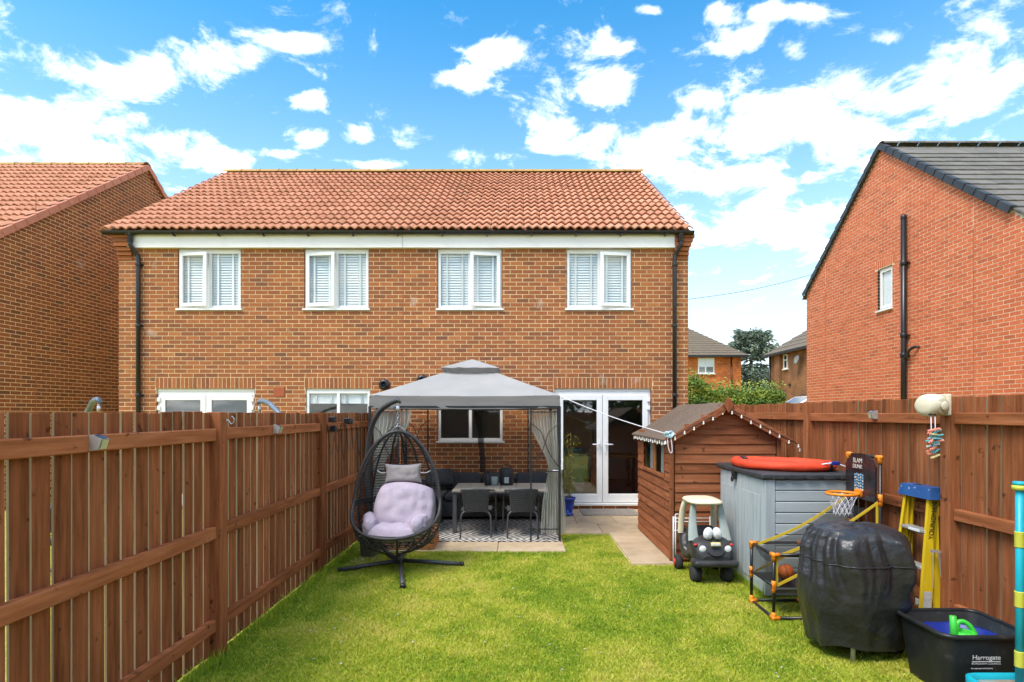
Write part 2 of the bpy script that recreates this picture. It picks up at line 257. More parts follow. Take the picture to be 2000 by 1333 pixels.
# ------------------------------------------------------------------ mesh helpers
def wloc(o):
    p = Vector((0, 0, 0))
    while o is not None: p += o.location; o = o.parent
    return p
class MB:
    def __init__(s): s.v = []; s.f = []; s.sm = []; s.mi = []; s.r = []
    def add(s, vs, fs, smooth=False, mi=0, rnd=0.5):
        o = len(s.v); s.v += [tuple(p) for p in vs]; s.r += [rnd] * len(vs)
        for f in fs: s.f.append(tuple(i + o for i in f)); s.sm.append(smooth); s.mi.append(mi)
        return s
    def box(s, x0, x1, y0, y1, z0, z1, rnd=.5, mi=0, M=None):
        vs = [Vector((x, y, z)) for z in (z0, z1) for y in (y0, y1) for x in (x0, x1)]
        if M is not None: vs = [M @ p for p in vs]
        return s.add(vs, [(0, 2, 3, 1), (4, 5, 7, 6), (0, 1, 5, 4), (2, 6, 7, 3), (0, 4, 6, 2), (1, 3, 7, 5)], mi=mi, rnd=rnd)
    def cbox(s, x0, x1, y0, y1, z0, z1, c=.004, M=None, mis=(0, 0, 0), rnd=.5):
        """chamfered box; mis = material index of the x, y and z faces"""
        lo = (x0, y0, z0); hi = (x1, y1, z1); idx = {}; vs = []
        for ax in range(3):
            for k in range(8):
                sg = [(k >> i) & 1 for i in range(3)]
                p = [(hi[i] if sg[i] else lo[i]) for i in range(3)]
                for i in range(3):
                    if i != ax: p[i] += -c if sg[i] else c
                idx[(ax, tuple(sg))] = len(vs); vs.append(Vector(p))
        fs = []; ms = []; cen = Vector([(a + b) / 2 for a, b in zip(lo, hi)])
        for ax in range(3):
            b, d = [i for i in range(3) if i != ax]
            for sa in (0, 1):
                q = []
                for sb, sd in ((0, 0), (1, 0), (1, 1), (0, 1)):
                    g = [0, 0, 0]; g[ax] = sa; g[b] = sb; g[d] = sd; q.append(idx[(ax, tuple(g))])
                fs.append(q); ms.append(mis[ax])
            for sb in (0, 1):
                for sd in (0, 1):
                    q = []
                    for a2, sa in ((b, 0), (b, 1), (d, 1), (d, 0)):
                        g = [0, 0, 0]; g[ax] = sa; g[b] = sb; g[d] = sd; q.append(idx[(a2, tuple(g))])
                    fs.append(q); ms.append(mis[0])
        for k in range(8):
            g = tuple((k >> i) & 1 for i in range(3)); fs.append([idx[(a, g)] for a in range(3)]); ms.append(mis[0])
        for f, m in zip(fs, ms):
            n = (vs[f[1]] - vs[f[0]]).cross(vs[f[2]] - vs[f[0]]); fc = sum((vs[i] for i in f), Vector()) / len(f)
            if n.dot(fc - cen) < 0: f.reverse()
        if M is not None: vs = [M @ p for p in vs]
        o = len(s.v); s.v += [tuple(p) for p in vs]; s.r += [rnd] * len(vs)
        for f, m in zip(fs, ms): s.f.append(tuple(i + o for i in f)); s.sm.append(False); s.mi.append(m)
        return s
    def bar(s, a, b, w, h, up=(0, 0, 1), c=0.0, mi=0):
        """rectangular bar from a to b"""
        a, b = Vector(a), Vector(b); d = b - a; L = d.length; d.normalize(); up = Vector(up)
        x = d.cross(up); x = x.normalized() if x.length > 1e-5 else Vector((1, 0, 0)); z = x.cross(d)
        M = Matrix((x, d, z)).transposed().to_4x4(); M.translation = a
        return s.cbox(-w / 2, w / 2, 0, L, -h / 2, h / 2, c, M, (mi,) * 3) if c else s.box(-w / 2, w / 2, 0, L, -h / 2, h / 2, M=M, mi=mi)
    def tube(s, pts, r, n=8, closed=False, caps=True, mi=0, rnd=.5):
        pts = [Vector(p) for p in pts]; m = len(pts); rr = r if isinstance(r, (list, tuple)) else [r] * m
        vs = []; nrm = None
        for i, p in enumerate(pts):
            if closed: d = pts[(i + 1) % m] - pts[i - 1]
            else: d = pts[min(i + 1, m - 1)] - pts[max(i - 1, 0)]
            d.normalize()
            if nrm is None:
                nrm = d.cross(Vector((0, 0, 1)));
                if nrm.length < 1e-3: nrm = d.cross(Vector((1, 0, 0)))
            nrm = nrm - d * nrm.dot(d); nrm.normalize(); bn = d.cross(nrm)
            for k in range(n):
                a = 2 * math.pi * k / n; vs.append(p + (nrm * math.cos(a) + bn * math.sin(a)) * rr[i])
        fs = []
        for i in range(m if closed else m - 1):
            j = (i + 1) % m
            for k in range(n): fs.append((i * n + k, i * n + (k + 1) % n, j * n + (k + 1) % n, j * n + k))
        if caps and not closed: fs += [tuple(range(n - 1, -1, -1)), tuple((m - 1) * n + k for k in range(n))]
        return s.add(vs, fs, smooth=True, mi=mi, rnd=rnd)
    def lathe(s, prof, loc=(0, 0, 0), n=20, M=None, mi=0, sx=1, sy=1):
        vs = []
        for (r, z) in prof:
            for k in range(n):
                a = 2 * math.pi * k / n; vs.append(Vector((r * math.cos(a) * sx, r * math.sin(a) * sy, z)))
        T = Matrix.Translation(loc) @ (M.to_4x4() if M is not None else Matrix.Identity(4)); vs = [T @ p for p in vs]
        fs = [(i * n + k, i * n + (k + 1) % n, (i + 1) * n + (k + 1) % n, (i + 1) * n + k) for i in range(len(prof) - 1) for k in range(n)]
        if prof[0][0] > 1e-6: fs.append(tuple(range(n - 1, -1, -1)))
        if prof[-1][0] > 1e-6: fs.append(tuple((len(prof) - 1) * n + k for k in range(n)))
        return s.add(vs, fs, smooth=True, mi=mi)
    def grid(s, fn, nu, nv, smooth=True, closeu=False, mi=0, rnd=.5):
        vs = [fn(i / (nu if closeu else nu - 1), j / (nv - 1)) for i in range(nu) for j in range(nv)]
        fs = [(i * nv + j, ((i + 1) % nu) * nv + j, ((i + 1) % nu) * nv + j + 1, i * nv + j + 1) for i in range(nu if closeu else nu - 1) for j in range(nv - 1)]
        return s.add(vs, fs, smooth=smooth, mi=mi, rnd=rnd)
    def ball(s, c, rx, ry=None, rz=None, n=12, m=8, M=None, mi=0):
        ry = ry or rx; rz = rz or rx
        prof = [(math.sin(math.pi * i / m), -math.cos(math.pi * i / m)) for i in range(m + 1)]
        prof[0] = (0.0, -1); prof[-1] = (0.0, 1)
        S = Matrix.Diagonal((rx, ry, rz, 1)); T = Matrix.Translation(c) @ (M.to_4x4() if M is not None else Matrix.Identity(4)) @ S
        vs = [T @ Vector((r * math.cos(2 * math.pi * k / n), r * math.sin(2 * math.pi * k / n), z)) for r, z in prof for k in range(n)]
        fs = [(i * n + k, i * n + (k + 1) % n, (i + 1) * n + (k + 1) % n, (i + 1) * n + k) for i in range(m) for k in range(n)]
        return s.add(vs, fs, smooth=True, mi=mi)
    def prism(s, poly, fn, a, b, mi=0, smooth=False):
        """poly: 2-D outline; fn(p, q, t) -> 3-D point; extruded from t=a to t=b"""
        n = len(poly); vs = [Vector(fn(p, q, a)) for p, q in poly] + [Vector(fn(p, q, b)) for p, q in poly]
        fs = [tuple(range(n - 1, -1, -1)), tuple(range(n, 2 * n))] + [(k, (k + 1) % n, n + (k + 1) % n, n + k) for k in range(n)]
        return s.add(vs, fs, mi=mi, smooth=smooth)
    def rbox(s, c, h, r, M=None, mi=0, puff=0.0, seg=3):
        """rounded box; puff bulges the large faces"""
        c = Vector(c); h = Vector(h)
        def line(hh):
            a = [-hh + r * (1 - math.cos(math.pi / 2 * i / seg)) for i in range(seg + 1)]
            return a + [0.0] + [-q for q in reversed(a)]
        T = M.to_4x4() if M is not None else Matrix.Identity(4)
        for ax in range(3):
            b, d = (ax + 1) % 3, (ax + 2) % 3
            lb, ld = line(h[b]), line(h[d])
            for sg in (-1, 1):
                def fn(u, v):
                    p = Vector((0, 0, 0)); p[ax] = sg * h[ax]; p[b] = lb[round(u * (len(lb) - 1))]; p[d] = ld[round(v * (len(ld) - 1))]
                    q = Vector([max(-h[i] + r, min(h[i] - r, p[i])) for i in range(3)]); dd = p - q
                    if dd.length > 1e-9: p = q + dd.normalized() * r
                    if puff:
                        k = min(range(3), key=lambda i: h[i]); o = [i for i in range(3) if i != k]
                        w = max(0, 1 - (p[o[0]] / h[o[0]]) ** 2) * max(0, 1 - (p[o[1]] / h[o[1]]) ** 2); p[k] *= 1 + puff * w
                    return T @ p + c
                s.grid(fn, len(lb), len(ld), mi=mi)
        return s
    def build(s, name, m, parent=None, origin=None, attr=False, rot=None):
        me = bpy.data.meshes.new(name); base = Vector(origin) if origin is not None else (wloc(parent) if parent is not None else Vector((0, 0, 0)))
        V = np.array(s.v, dtype=np.float32).reshape(-1, 3) - np.array(base, dtype=np.float32)
        me.from_pydata(V.tolist(), [], s.f)
        me.polygons.foreach_set('use_smooth', s.sm)
        ms = m if isinstance(m, (list, tuple)) else [m]
        for q in ms: me.materials.append(MT[q] if isinstance(q, str) else q)
        if len(ms) > 1: me.polygons.foreach_set('material_index', s.mi)
        if attr: me.attributes.new('rnd', 'FLOAT', 'POINT').data.foreach_set('value', s.r)
        me.update(); o = bpy.data.objects.new(name, me); col.objects.link(o)
        if origin is not None: o.location = base - (wloc(parent) if parent is not None else Vector((0, 0, 0)))
        if parent is not None: o.parent = parent
        if rot: o.rotation_euler = rot
        return o
def tag(o, label=None, cat=None, group=None, kind=None):
    for k, v in (('label', label), ('category', cat), ('group', group), ('kind', kind)):
        if v: o[k] = v
    return o
def thing(name, label, cat, loc, group=None):
    o = bpy.data.objects.new(name, None); col.objects.link(o); o.location = loc; o.empty_display_size = .1
    return tag(o, label, cat, group)
def copy_tree(o, parent=None):
    c = o.copy(); col.objects.link(c); c.parent = parent
    for ch in o.children: copy_tree(ch, c)
    return c
def place(name, me, loc, parent=None):
    o = bpy.data.objects.new(name, me); col.objects.link(o); o.parent = parent
    o.location = Vector(loc) - (wloc(parent) if parent is not None else Vector((0, 0, 0))); return o
def meshof(mb, m, rnd=None):
    o = mb.build('tmp', m, attr=rnd is not None); me = o.data; bpy.data.objects.remove(o)
    if rnd is not None: me.attributes['rnd'].data.foreach_set('value', [rnd] * len(me.vertices))
    return me
def smooth(pts, n=6, closed=False):
    P = [Vector(p) for p in pts]; m = len(P); out = []
    for i in range(m if closed else m - 1):
        if closed: p0, p1, p2, p3 = P[i - 1], P[i], P[(i + 1) % m], P[(i + 2) % m]
        else: p0, p1, p2, p3 = P[max(i - 1, 0)], P[i], P[i + 1], P[min(i + 2, m - 1)]
        for k in range(n):
            t = k / n; out.append(.5 * ((2 * p1) + (-p0 + p2) * t + (2 * p0 - 5 * p1 + 4 * p2 - p3) * t * t + (-p0 + 3 * p1 - 3 * p2 + p3) * t ** 3))
    if not closed: out.append(P[-1])
    return out
def text(name, body, size, m, loc, rot, parent, ext=.0006, align='LEFT', sx=1.0):
    cu = bpy.data.curves.new(name, 'FONT'); cu.body = body; cu.size = size; cu.extrude = ext; cu.align_x = align; cu.space_character = 1.0
    to = bpy.data.objects.new(name, cu); me = bpy.data.meshes.new_from_object(to); bpy.data.objects.remove(to); me.materials.clear(); me.materials.append(MT[m])
    o = bpy.data.objects.new(name, me); col.objects.link(o); o.parent = parent
    o.location = Vector(loc) - (wloc(parent) if parent is not None else Vector((0, 0, 0))); o.rotation_euler = rot; o.scale = (sx, 1, 1); return o
def ss(a, b, x):
    t = max(0, min(1, (x - a) / (b - a))); return t * t * (3 - 2 * t)

# ------------------------------------------------------------------ ground
def ground_h(x, y): return 1.05 * ss(19, 24, y)
g = MB(); xs = [-900, -300, -100, -40, -20, -10, -2.2, 3.3, 10, 20, 40, 100, 300, 900]; ys = [-300, -60, -20, -6, 0, 6, 12, 18.9, 20, 21, 22, 23, 24.1, 30, 40, 60, 120, 400, 900]
g.grid(lambda a, b: Vector((xs[round(a * (len(xs) - 1))], ys[round(b * (len(ys) - 1))], ground_h(0, ys[round(b * (len(ys) - 1))]))), len(xs), len(ys), smooth=False)
MT['soil'] = mat('lawn_ground', [(.24, .23, .035), (.36, .34, .055), (.46, .40, .11)], scale=22, rough=.95, bump=.4, spec=.1, bigscale=.9, big=.2)
tag(g.build('ground', 'soil'), kind='structure')

# paving: slabs laid singly, children of the patio
patio = bpy.data.objects.new('patio', None); col.objects.link(patio); tag(patio, kind='structure')
slab_me = {}
def slab(x0, x1, y0, y1):
    k = (round(x1 - x0, 3), round(y1 - y0, 3)); w, d = k
    if k not in slab_me: slab_me[k] = meshof(MB().cbox(-w / 2 + .004, w / 2 - .004, -d / 2 + .004, d / 2 - .004, -.03, 0, .005), 'slab')
    o = place('paving_slab', slab_me[k], ((x0 + x1) / 2, (y0 + y1) / 2, .034 + rng.uniform(-.002, .002)), patio); o.rotation_euler = (rng.uniform(-.003, .003), rng.uniform(-.003, .003), 0)
def lay(x0, x1, y0, y1, sx, sy, off=0):
    y = y0; r = 0
    while y < y1 - .05:
        ye = min(y + sy, y1); x = x0 - (off if r % 2 else 0)
        while x < x1 - .05:
            xe = min(x + sx, x1); slab(max(x, x0), xe, y, ye); x += sx
        y += sy; r += 1
lay(-2.02, .58, 7.1, 10.2, .87, .6, .43)
lay(.58, 3.0, 8.2, 10.2, .62, .67, .3)
lay(1.29, 1.78, 6.52, 8.2, .6, .56)
bed = MB().box(-2.03, .585, 7.09, 10.28, -.02, .012).box(.585, 3.05, 8.19, 10.28, -.02, .0118).box(1.285, 1.785, 6.51, 8.19, -.02, .0116).build('paving_bed', 'mortar2', patio)

# ------------------------------------------------------------------ brick walls
def rects_minus(x0, x1, z0, z1, holes):
    xs = sorted({x0, x1, *[h[0] for h in holes], *[h[1] for h in holes]}); zs = sorted({z0, z1, *[h[2] for h in holes], *[h[3] for h in holes]})
    xs = [x for x in xs if x0 <= x <= x1]; zs = [z for z in zs if z0 <= z <= z1]; out = []
    for a, b in zip(xs, xs[1:]):
        run = None
        for c, d in zip(zs, zs[1:]):
            cx, cz = (a + b) / 2, (c + d) / 2
            if any(h[0] < cx < h[1] and h[2] < cz < h[3] for h in holes):
                if run: out.append((a, b, *run)); run = None
            else: run = (run[0], d) if run else (c, d)
        if run: out.append((a, b, *run))
    return out
BL, BH, MO = .225, .075, .0122
def brick_wall(root, wall, P, u0, u1, z0, ztop, spans, key, prefer, mname, soldiers=(), seed=1):
    """P(u, d, z): wall coordinates to world, d = distance out of the wall. Bricks: full ones as objects (at most 300, those first in 'prefer'), the rest one mesh"""
    r = random.Random(seed); full = []; mass = MB(); row = 0; z = z0
    def emit(a, b, zz, proud, rv, h=BH):
        q = [P(a, -.08, zz), P(b, -.08, zz), P(b, proud, zz), P(a, proud, zz), P(a, -.08, zz + h - MO), P(b, -.08, zz + h - MO), P(b, proud, zz + h - MO), P(a, proud, zz + h - MO)]
        mass.add(q, [(2, 3, 7, 6), (0, 3, 2, 1), (4, 5, 6, 7), (0, 4, 7, 3), (1, 2, 6, 5)], rnd=rv)
    while z + BH <= ztop + .02:
        for (a, b) in spans(z + BH / 2):
            k = math.floor((a - u0) / BL) - 1
            while True:
                s0 = u0 + k * BL + (BL / 2 if row % 2 else 0); s1 = s0 + BL; k += 1
                if s1 <= a + .012: continue
                if s0 >= b - .012: break
                c0, c1 = max(s0 + MO / 2, a), min(s1 - MO / 2, b)
                if c1 - c0 < .006: continue
                rv = min(1, max(0, r.gauss(.5, .2))); pr = r.uniform(.0015, .0045)
                if abs((c1 - c0) - (BL - MO)) < 1e-6: full.append(((c0 + c1) / 2, z + (BH - MO) / 2, rv, pr))
                else: emit(c0, c1, z, pr, rv)
        z += BH; row += 1
    for (a, b, zb, zt) in soldiers:
        n = round((b - a) / BH); w = (b - a) / n
        for i in range(n): emit(a + i * w + MO / 2, a + (i + 1) * w - MO / 2, zb, r.uniform(.002, .004), r.uniform(.2, .9), zt - zb + MO)
    full.sort(key=prefer); hl, hh = (BL - MO) / 2, (BH - MO) / 2
    o = P(0, 0, 0); eu = Vector(P(1, 0, 0)) - Vector(o); ed = Vector(P(0, 1, 0)) - Vector(o); var = []
    for i in range(10):
        q = [eu * a + ed * d + Vector((0, 0, c)) for c in (-hh, hh) for d, a in ((-.08, -hl), (-.08, hl), (0, hl), (0, -hl))]
        var.append(meshof(MB().add(q, [(2, 3, 7, 6), (0, 3, 2, 1), (4, 5, 6, 7), (0, 4, 7, 3), (1, 2, 6, 5)]), mname, rnd=(i + .5) / 10))
    for (u, zc, rv, pr) in full[:300]: place('brick', var[min(9, int(rv * 10))], P(u, pr, zc), wall)
    for (u, zc, rv, pr) in full[300:]: emit(u - hl, u + hl, zc - hh, pr, rv)
    tag(mass.build('brickwork', mname, wall, attr=True), kind='stuff')

# ------------------------------------------------------------------ roof tiles
def pantile(w=.30, ln=.40, waves=2, amp=.040, th=.024):
    mb = MB(); n = 8 * waves; top = []; low = []
    for i in range(n + 1):
        x = w * i / n; h = amp * (.5 - .5 * math.cos(2 * math.pi * i / 8)) ** .85
        top.append((x, h))
    vs = [Vector((x, 0, h + .053)) for x, h in top] + [Vector((x, ln, h + .004)) for x, h in top] + [Vector((x, 0, h + .053 - th)) for x, h in top]
    m = n + 1
    mb.add(vs, [(i, i + 1, m + i + 1, m + i) for i in range(n)], smooth=True); mb.add([vs[i] for i in range(m)] + [vs[2 * m + i] for i in range(m)], [(m + i, m + i + 1, i + 1, i) for i in range(n)])
    return mb
def tile_roof(part, origin, eu, es, en, ncol, nrow, tw, expo, mb_tile, m_single, m_mass, prefer, skip=None, seed=3):
    """tiles in columns along eu and rows up es; at most 300 as objects, the rest one mesh"""
    eu, es, en = Vector(eu), Vector(es), Vector(en); Rm = Matrix((eu, es, en)).transposed()
    src = MB(); src.add([Rm @ Vector(p) for p in mb_tile.v], mb_tile.f); src.sm = list(mb_tile.sm); me = meshof(src, m_single); r = random.Random(seed)
    lst = []
    for j in range(nrow):
        for i in range(ncol):
            p = Vector(origin) + eu * (i * tw + r.uniform(-.004, .004)) + es * (j * expo + r.uniform(-.006, .006)) + en * r.uniform(0, .004)
            if skip and skip(p): continue
            lst.append(p)
    lst.sort(key=prefer)
    for p in lst[:300]: place('roof_tile', me, p, part)
    if lst[300:]:
        mass = MB()
        for p in lst[300:]:
            o = len(mass.v); mass.v += [(q[0] + p.x, q[1] + p.y, q[2] + p.z) for q in src.v]; mass.f += [tuple(k + o for k in f) for f in src.f]; mass.sm += src.sm; mass.mi += [0] * len(src.f); mass.r += [r.random()] * len(src.v)
        tag(mass.build('roof_tiling', m_mass, part, attr=True), kind='stuff')
# ------------------------------------------------------------------ the brick pair of houses facing the lawn
FY = 10.3                                   # facade plane
HX0, HX1 = -7.26, 3.05
house = thing('brick_house', 'wide two-storey brown brick semi-detached house with orange clay tiled roof behind the gazebo', 'house', (-2.1, FY, 0))
UW = [(-6.19, -5.05), (-3.90, -2.735), (-1.487, -.320), (.848, 2.034)]      # upper windows
Z0U, Z1U = 3.61, 4.733
DL = (-6.58, -4.80); DR = (.627, 2.38); ZD = 2.195; ZD0 = .085
WL = (-3.875, -2.705); WRt = (-1.487, -.300); ZW0 = 1.21
holes = [(a, b, Z0U, 4.74) for a, b in UW] + [(*DL, ZD0, ZD), (*DR, ZD0, ZD), (*WL, ZW0, ZD), (*WRt, ZW0, ZD)]
sold = [(a - .02, b + .02, 2.205, 2.41 - MO) for a, b in (DL, DR, WL, WRt)]
wall = MB()
e = .005
for (a, b, c, d) in rects_minus(HX0 + .004, HX1 - .004, -.05, 5.0, [(h[0] - e, h[1] + e, h[2] - e, h[3] + e) for h in holes]): wall.box(a, b, FY, FY + .1, c, d)
wall.box(HX0 + .004, HX0 + .1, FY + .1, 18.4, -.05, 5.0).box(HX1 - .1, HX1 - .004, FY + .1, 18.4, -.05, 5.0).box(HX0 + .1, HX1 - .1, 18.3, 18.4, -.05, 5.0)
for xg in (HX0 + .004, HX1 - .1):          # gable triangles
    wall.prism([(FY + .1, 5.0), (18.3, 5.0), (14.4, 7.68)], lambda p, q, t: (t, p, q), xg, xg + .096)
wall = wall.build('wall', 'mortar', house)
def sub(a, b, hs):
    out = [(a, b)]
    for h in hs:
        nx = []
        for (p, q) in out:
            if h[1] <= p or h[0] >= q: nx.append((p, q))
            else:
                if h[0] > p: nx.append((p, h[0]))
                if h[1] < q: nx.append((h[1], q))
        out = nx
    return out
def spans_main(z):
    hs = [(h[0], h[1]) for h in holes if h[2] - .001 < z < h[3] + .0] + [(s[0] - .005, s[1] + .005) for s in sold if 2.19 < z < 2.42]
    return sub(HX0, HX1, hs + [(-2.118, -2.106)])
brick_wall(house, wall, lambda u, d, z: (u, FY - d, z), HX0, HX1, .01, 4.76, spans_main, 'main', lambda q: (abs(q[1] - 3.0) > .62, abs(q[0] + 1)), 'brick', sold, 5)
# brick corbels at both ends of the eaves
for xa, sg in ((HX0, -1), (HX1, 1)):
    c = MB()
    for k in range(6):
        o = .028 * max(0, k - 2) if k < 5 else .085
        w = .26; x0, x1 = (xa - o, xa + w) if sg < 0 else (xa - w, xa + o)
        c.box(x0, x1, FY - .02 - .028 * min(k, 3), FY + .05, 4.53 + k * BH, 4.53 + k * BH + BH - MO, rnd=rng.uniform(.3, .8))
    c.build('corbel', 'brick', house, attr=True)
MB().box(-2.117, -2.107, FY - .0012, FY + .02, 0, 4.73).build('movement_joint', 'terracotta', house)
# fascia, gutter, pipes
MB().cbox(-7.06, -2.105, FY - .075, FY - .012, 4.733, 4.985, .003).build('fascia_board', 'fascia', house)
MB().cbox(-2.100, 2.835, FY - .075, FY - .012, 4.733, 4.985, .003).build('fascia_board', 'fascia', house)
gut = MB(); GY, GZ = FY - .135, 5.005
prof = [(math.cos(a) * .058, math.sin(a) * .058) for a in [math.pi + math.pi * i / 8 for i in range(9)]] + [(.05, 0), (-.05, 0)]
gut.prism(prof, lambda p, q, t: (t, GY + p, GZ + q), -7.45, 3.11)
gut.build('gutter', 'black_plastic', house)
for i in range(13):
    xb = -7.0 + i * .8; MB().box(xb, xb + .02, GY - .064, FY - .076, GZ - .075, GZ - .052).build('gutter_bracket', 'black_plastic', house)
def downpipe(x, sg):
    xo = x - .09 * sg
    d = MB().tube(smooth([(xo, GY, 4.95), (xo, GY, 4.78), (xo + .02 * sg, GY + .02, 4.72), (x - .02 * sg, FY - .06, 4.6), (x, FY - .055, 4.52), (x, FY - .055, 4.2)], 4) + [(x, FY - .055, .02)], .036, 10)
    d.lathe([(.042, 4.82), (.046, 4.83), (.046, 4.95), (.05, 4.96)], (xo, GY, 0), 10)
    d = d.build('downpipe', 'black_plastic', house)
    for z in (.3, 2.05, 3.3, 4.4): MB().lathe([(.042, z), (.046, z + .01), (.046, z + .05), (.042, z + .06)], (x, FY - .055, 0), 10).box(x - .01, x + .065, FY - .03, FY - .0, z + .015, z + .045).build('pipe_clip', 'black_plastic', d)
downpipe(-6.87, 1); downpipe(2.79, -1)
# ---- roof
SL = math.atan2(2.80, 4.25); es = Vector((0, math.cos(SL), math.sin(SL))); en = Vector((0, -math.sin(SL), math.cos(SL)))
EY, EZ = FY - .17, 5.0
RY = EY + 4.27; RZ = EZ + 4.27 * math.tan(SL)
RX0, RX1 = -7.44, 3.09
roof = MB()
roof.add([(RX0 + .02, EY + .04, EZ - .0), (RX1 - .02, EY + .04, EZ - .0), (RX1 - .02, RY, RZ), (RX0 + .02, RY, RZ), (RX0 + .02, 18.6, EZ), (RX1 - .02, 18.6, EZ)], [(0, 1, 2, 3), (3, 2, 5, 4), (0, 3, 4), (1, 5, 2)])
roof = roof.build('roof', 'tile', house)
tw = (RX1 - RX0) / 35; nrow = 16; expo = (4.27 / math.cos(SL) - .06) / nrow
tile_roof(roof, (RX0, EY, EZ + .0), (1, 0, 0), es, en, 35, nrow, tw, expo, pantile(tw - .004, expo + .07), 'tile', 'tile_mass', lambda p: (p.y, abs(p.x)), seed=4)
rid = meshof(MB().grid(lambda a, b: Vector(((a - .5) * .47, .14 * math.cos(math.pi * b), .09 * math.sin(math.pi * b) - .02)), 2, 9).grid(lambda a, b: Vector((.235 - a * .03, .152 * math.cos(math.pi * b), .102 * math.sin(math.pi * b) - .02)), 2, 9), 'ridge')
nr = 23
for i in range(nr): place('ridge_tile', rid, (RX0 + (i + .5) * (RX1 - RX0) / nr, RY, RZ + .035), roof)

# ---- windows and doors
def ring(mb, x0, x1, z0, z1, y0, y1, w, wb=None, c=.004):
    wb = wb or w
    mb.cbox(x0, x0 + w, y0, y1, z0, z1, c); mb.cbox(x1 - w, x1, y0, y1, z0, z1, c); mb.cbox(x0 + w, x1 - w, y0 + .001, y1, z1 - w, z1, c); mb.cbox(x0 + w, x1 - w, y0 + .001, y1, z0, z0 + wb, c); return mb
def slats(x0, x1, z0, z1, y, n, tapes=2):
    mb = MB(); h = (z1 - z0) / n
    for i in range(n):
        z = z0 + (i + .5) * h; a = R(72)
        d, k = .0205 * math.cos(a), .0205 * math.sin(a)
        mb.add([(x0, y - d, z - k), (x1, y - d, z - k), (x1, y + d, z + k), (x0, y + d, z + k)], [(0, 1, 2, 3)])
    for t in range(tapes):
        xc = x0 + (x1 - x0) * (.22 + .56 * t); mb.box(xc - .016, xc + .016, y - .030, y - .028, z0, z1)
    return mb
def window(x0, x1, z0, z1, opener, blind, lab):
    yf = FY + .022; win = MB(); ring(win, x0 + .006, x1 - .006, z0 + .04, z1 - .035, yf, yf + .06, .05)
    xm = (x0 + x1) / 2; win.cbox(xm - .028, xm + .028, yf + .002, yf + .058, z0 + .09, z1 - .085, .004)
    win.cbox(x0 + .004, x1 - .004, yf + .003, yf + .06, z1 - .034, z1 - .002, .004)
    win = win.build('window', 'upvc', house); win['label'] = lab
    MB().cbox(x0 - .03, x1 + .03, FY - .035, yf + .03, z0 + .004, z0 + .036, .006).build('sill', 'upvc', win)
    za, zb = z0 + .075, z1 - .07
    for k, (a, b) in enumerate(((x0 + .035, xm - .008), (xm + .008, x1 - .035))):
        if opener == k:
            hinge = Vector((a if k == 0 else b, yf - .006, 0)); ang = R(-7 if k == 0 else 7)
            ring(MB(), a, b, za, zb, yf - .03, yf + .01, .062).build('sash', 'upvc', win, origin=hinge, rot=(0, 0, ang))
            MB().box(a + .06, b - .06, yf - .006, yf - .002, za + .06, zb - .06).build('pane', 'glass', win, origin=hinge, rot=(0, 0, ang))
        else:
            MB().box(a + .012, b - .012, yf + .026, yf + .03, za + .012, zb - .012).build('pane', 'glass', win)
    if blind:
        for (a, b) in ((x0 + .06, xm - .03), (xm + .03, x1 - .06)):
            n = 20; zl = z0 + .09 if blind == 1 else z1 - .26
            slats(a, b, zl, z1 - .09, yf + .056, n if blind == 1 else 5).build('blind', 'blind', win)
    return win
for (a, b), op, lab in zip(UW, (0, 0, 1, 1), ('upstairs window beside the far downpipe', 'upstairs window, second from the far downpipe', 'upstairs window above the gazebo canopy', 'upstairs window above the French doors')):
    window(a, b, Z0U, Z1U, op, 1, lab)
window(*WL, ZW0, ZD, None, 2, 'kitchen window half hidden by the fence')
window(*WRt, ZW0, ZD, None, 0, 'kitchen window inside the gazebo')
def french(x0, x1, lab):
    yf = FY + .04; d = MB(); ring(d, x0 + .004, x1 - .004, ZD0, ZD - .05, yf, yf + .07, .06, .05)
    d.cbox(x0 + .002, x1 - .002, yf - .004, yf + .07, ZD - .049, ZD - .002, .004); d.cbox(x0 - .02, x1 + .02, FY - .05, yf - .001, ZD0 + .002, ZD0 + .045, .006)
    d = d.build('french_door', 'upvc', house); d['label'] = lab; xm = (x0 + x1) / 2
    for k, (a, b) in enumerate(((x0 + .05, xm - .004), (xm + .004, x1 - .05))):
        ring(MB(), a, b, ZD0 + .055, ZD - .105, yf - .025, yf + .03, .1, .15, .006).build('door_leaf', 'upvc', d)
        MB().box(a + .095, b - .095, yf + .0, yf + .006, ZD0 + .2, ZD - .2).build('pane', 'glass_door', d)
        hx = xm - .055 if k == 0 else xm + .055
        h = MB().cbox(hx - .016, hx + .016, yf - .036, yf - .0255, 1.02, 1.26, .004).tube([(hx, yf - .04, 1.19), (hx, yf - .07, 1.19)], .011, 8)
        h.tube([(hx, yf - .07, 1.19), (hx + (-.13 if k == 0 else .13), yf - .07, 1.19)], .011, 8).build('handle', 'white_pl', d)
        for z in (.35, 1.85, 2.0):
            xh = x0 + .045 if k == 0 else x1 - .045
            MB().cbox(xh - .03, xh + .03, yf - .05, yf - .0, z - .04, z + .04, .008).build('hinge', 'white_pl', d)
french(*DL, 'neighbour French doors behind the fence'); french(*DR, 'French doors beside the shed')
# ---- vent, flues
MB().cbox(-4.45, -4.25, FY - .014, FY + .01, 2.05, 2.225, .006).build('air_vent', 'terracotta', house)
for x, z in ((-2.447, 2.27), (-1.76, 2.35)):
    M = Matrix.Rotation(R(90), 3, 'X'); MB().lathe([(.10, 0), (.10, .02), (.07, .03), (.062, .03), (.062, .11), (.05, .11), (.045, .03), (0, .03)], (x, FY, z), 18, M).build('flue', 'black_plastic', house)
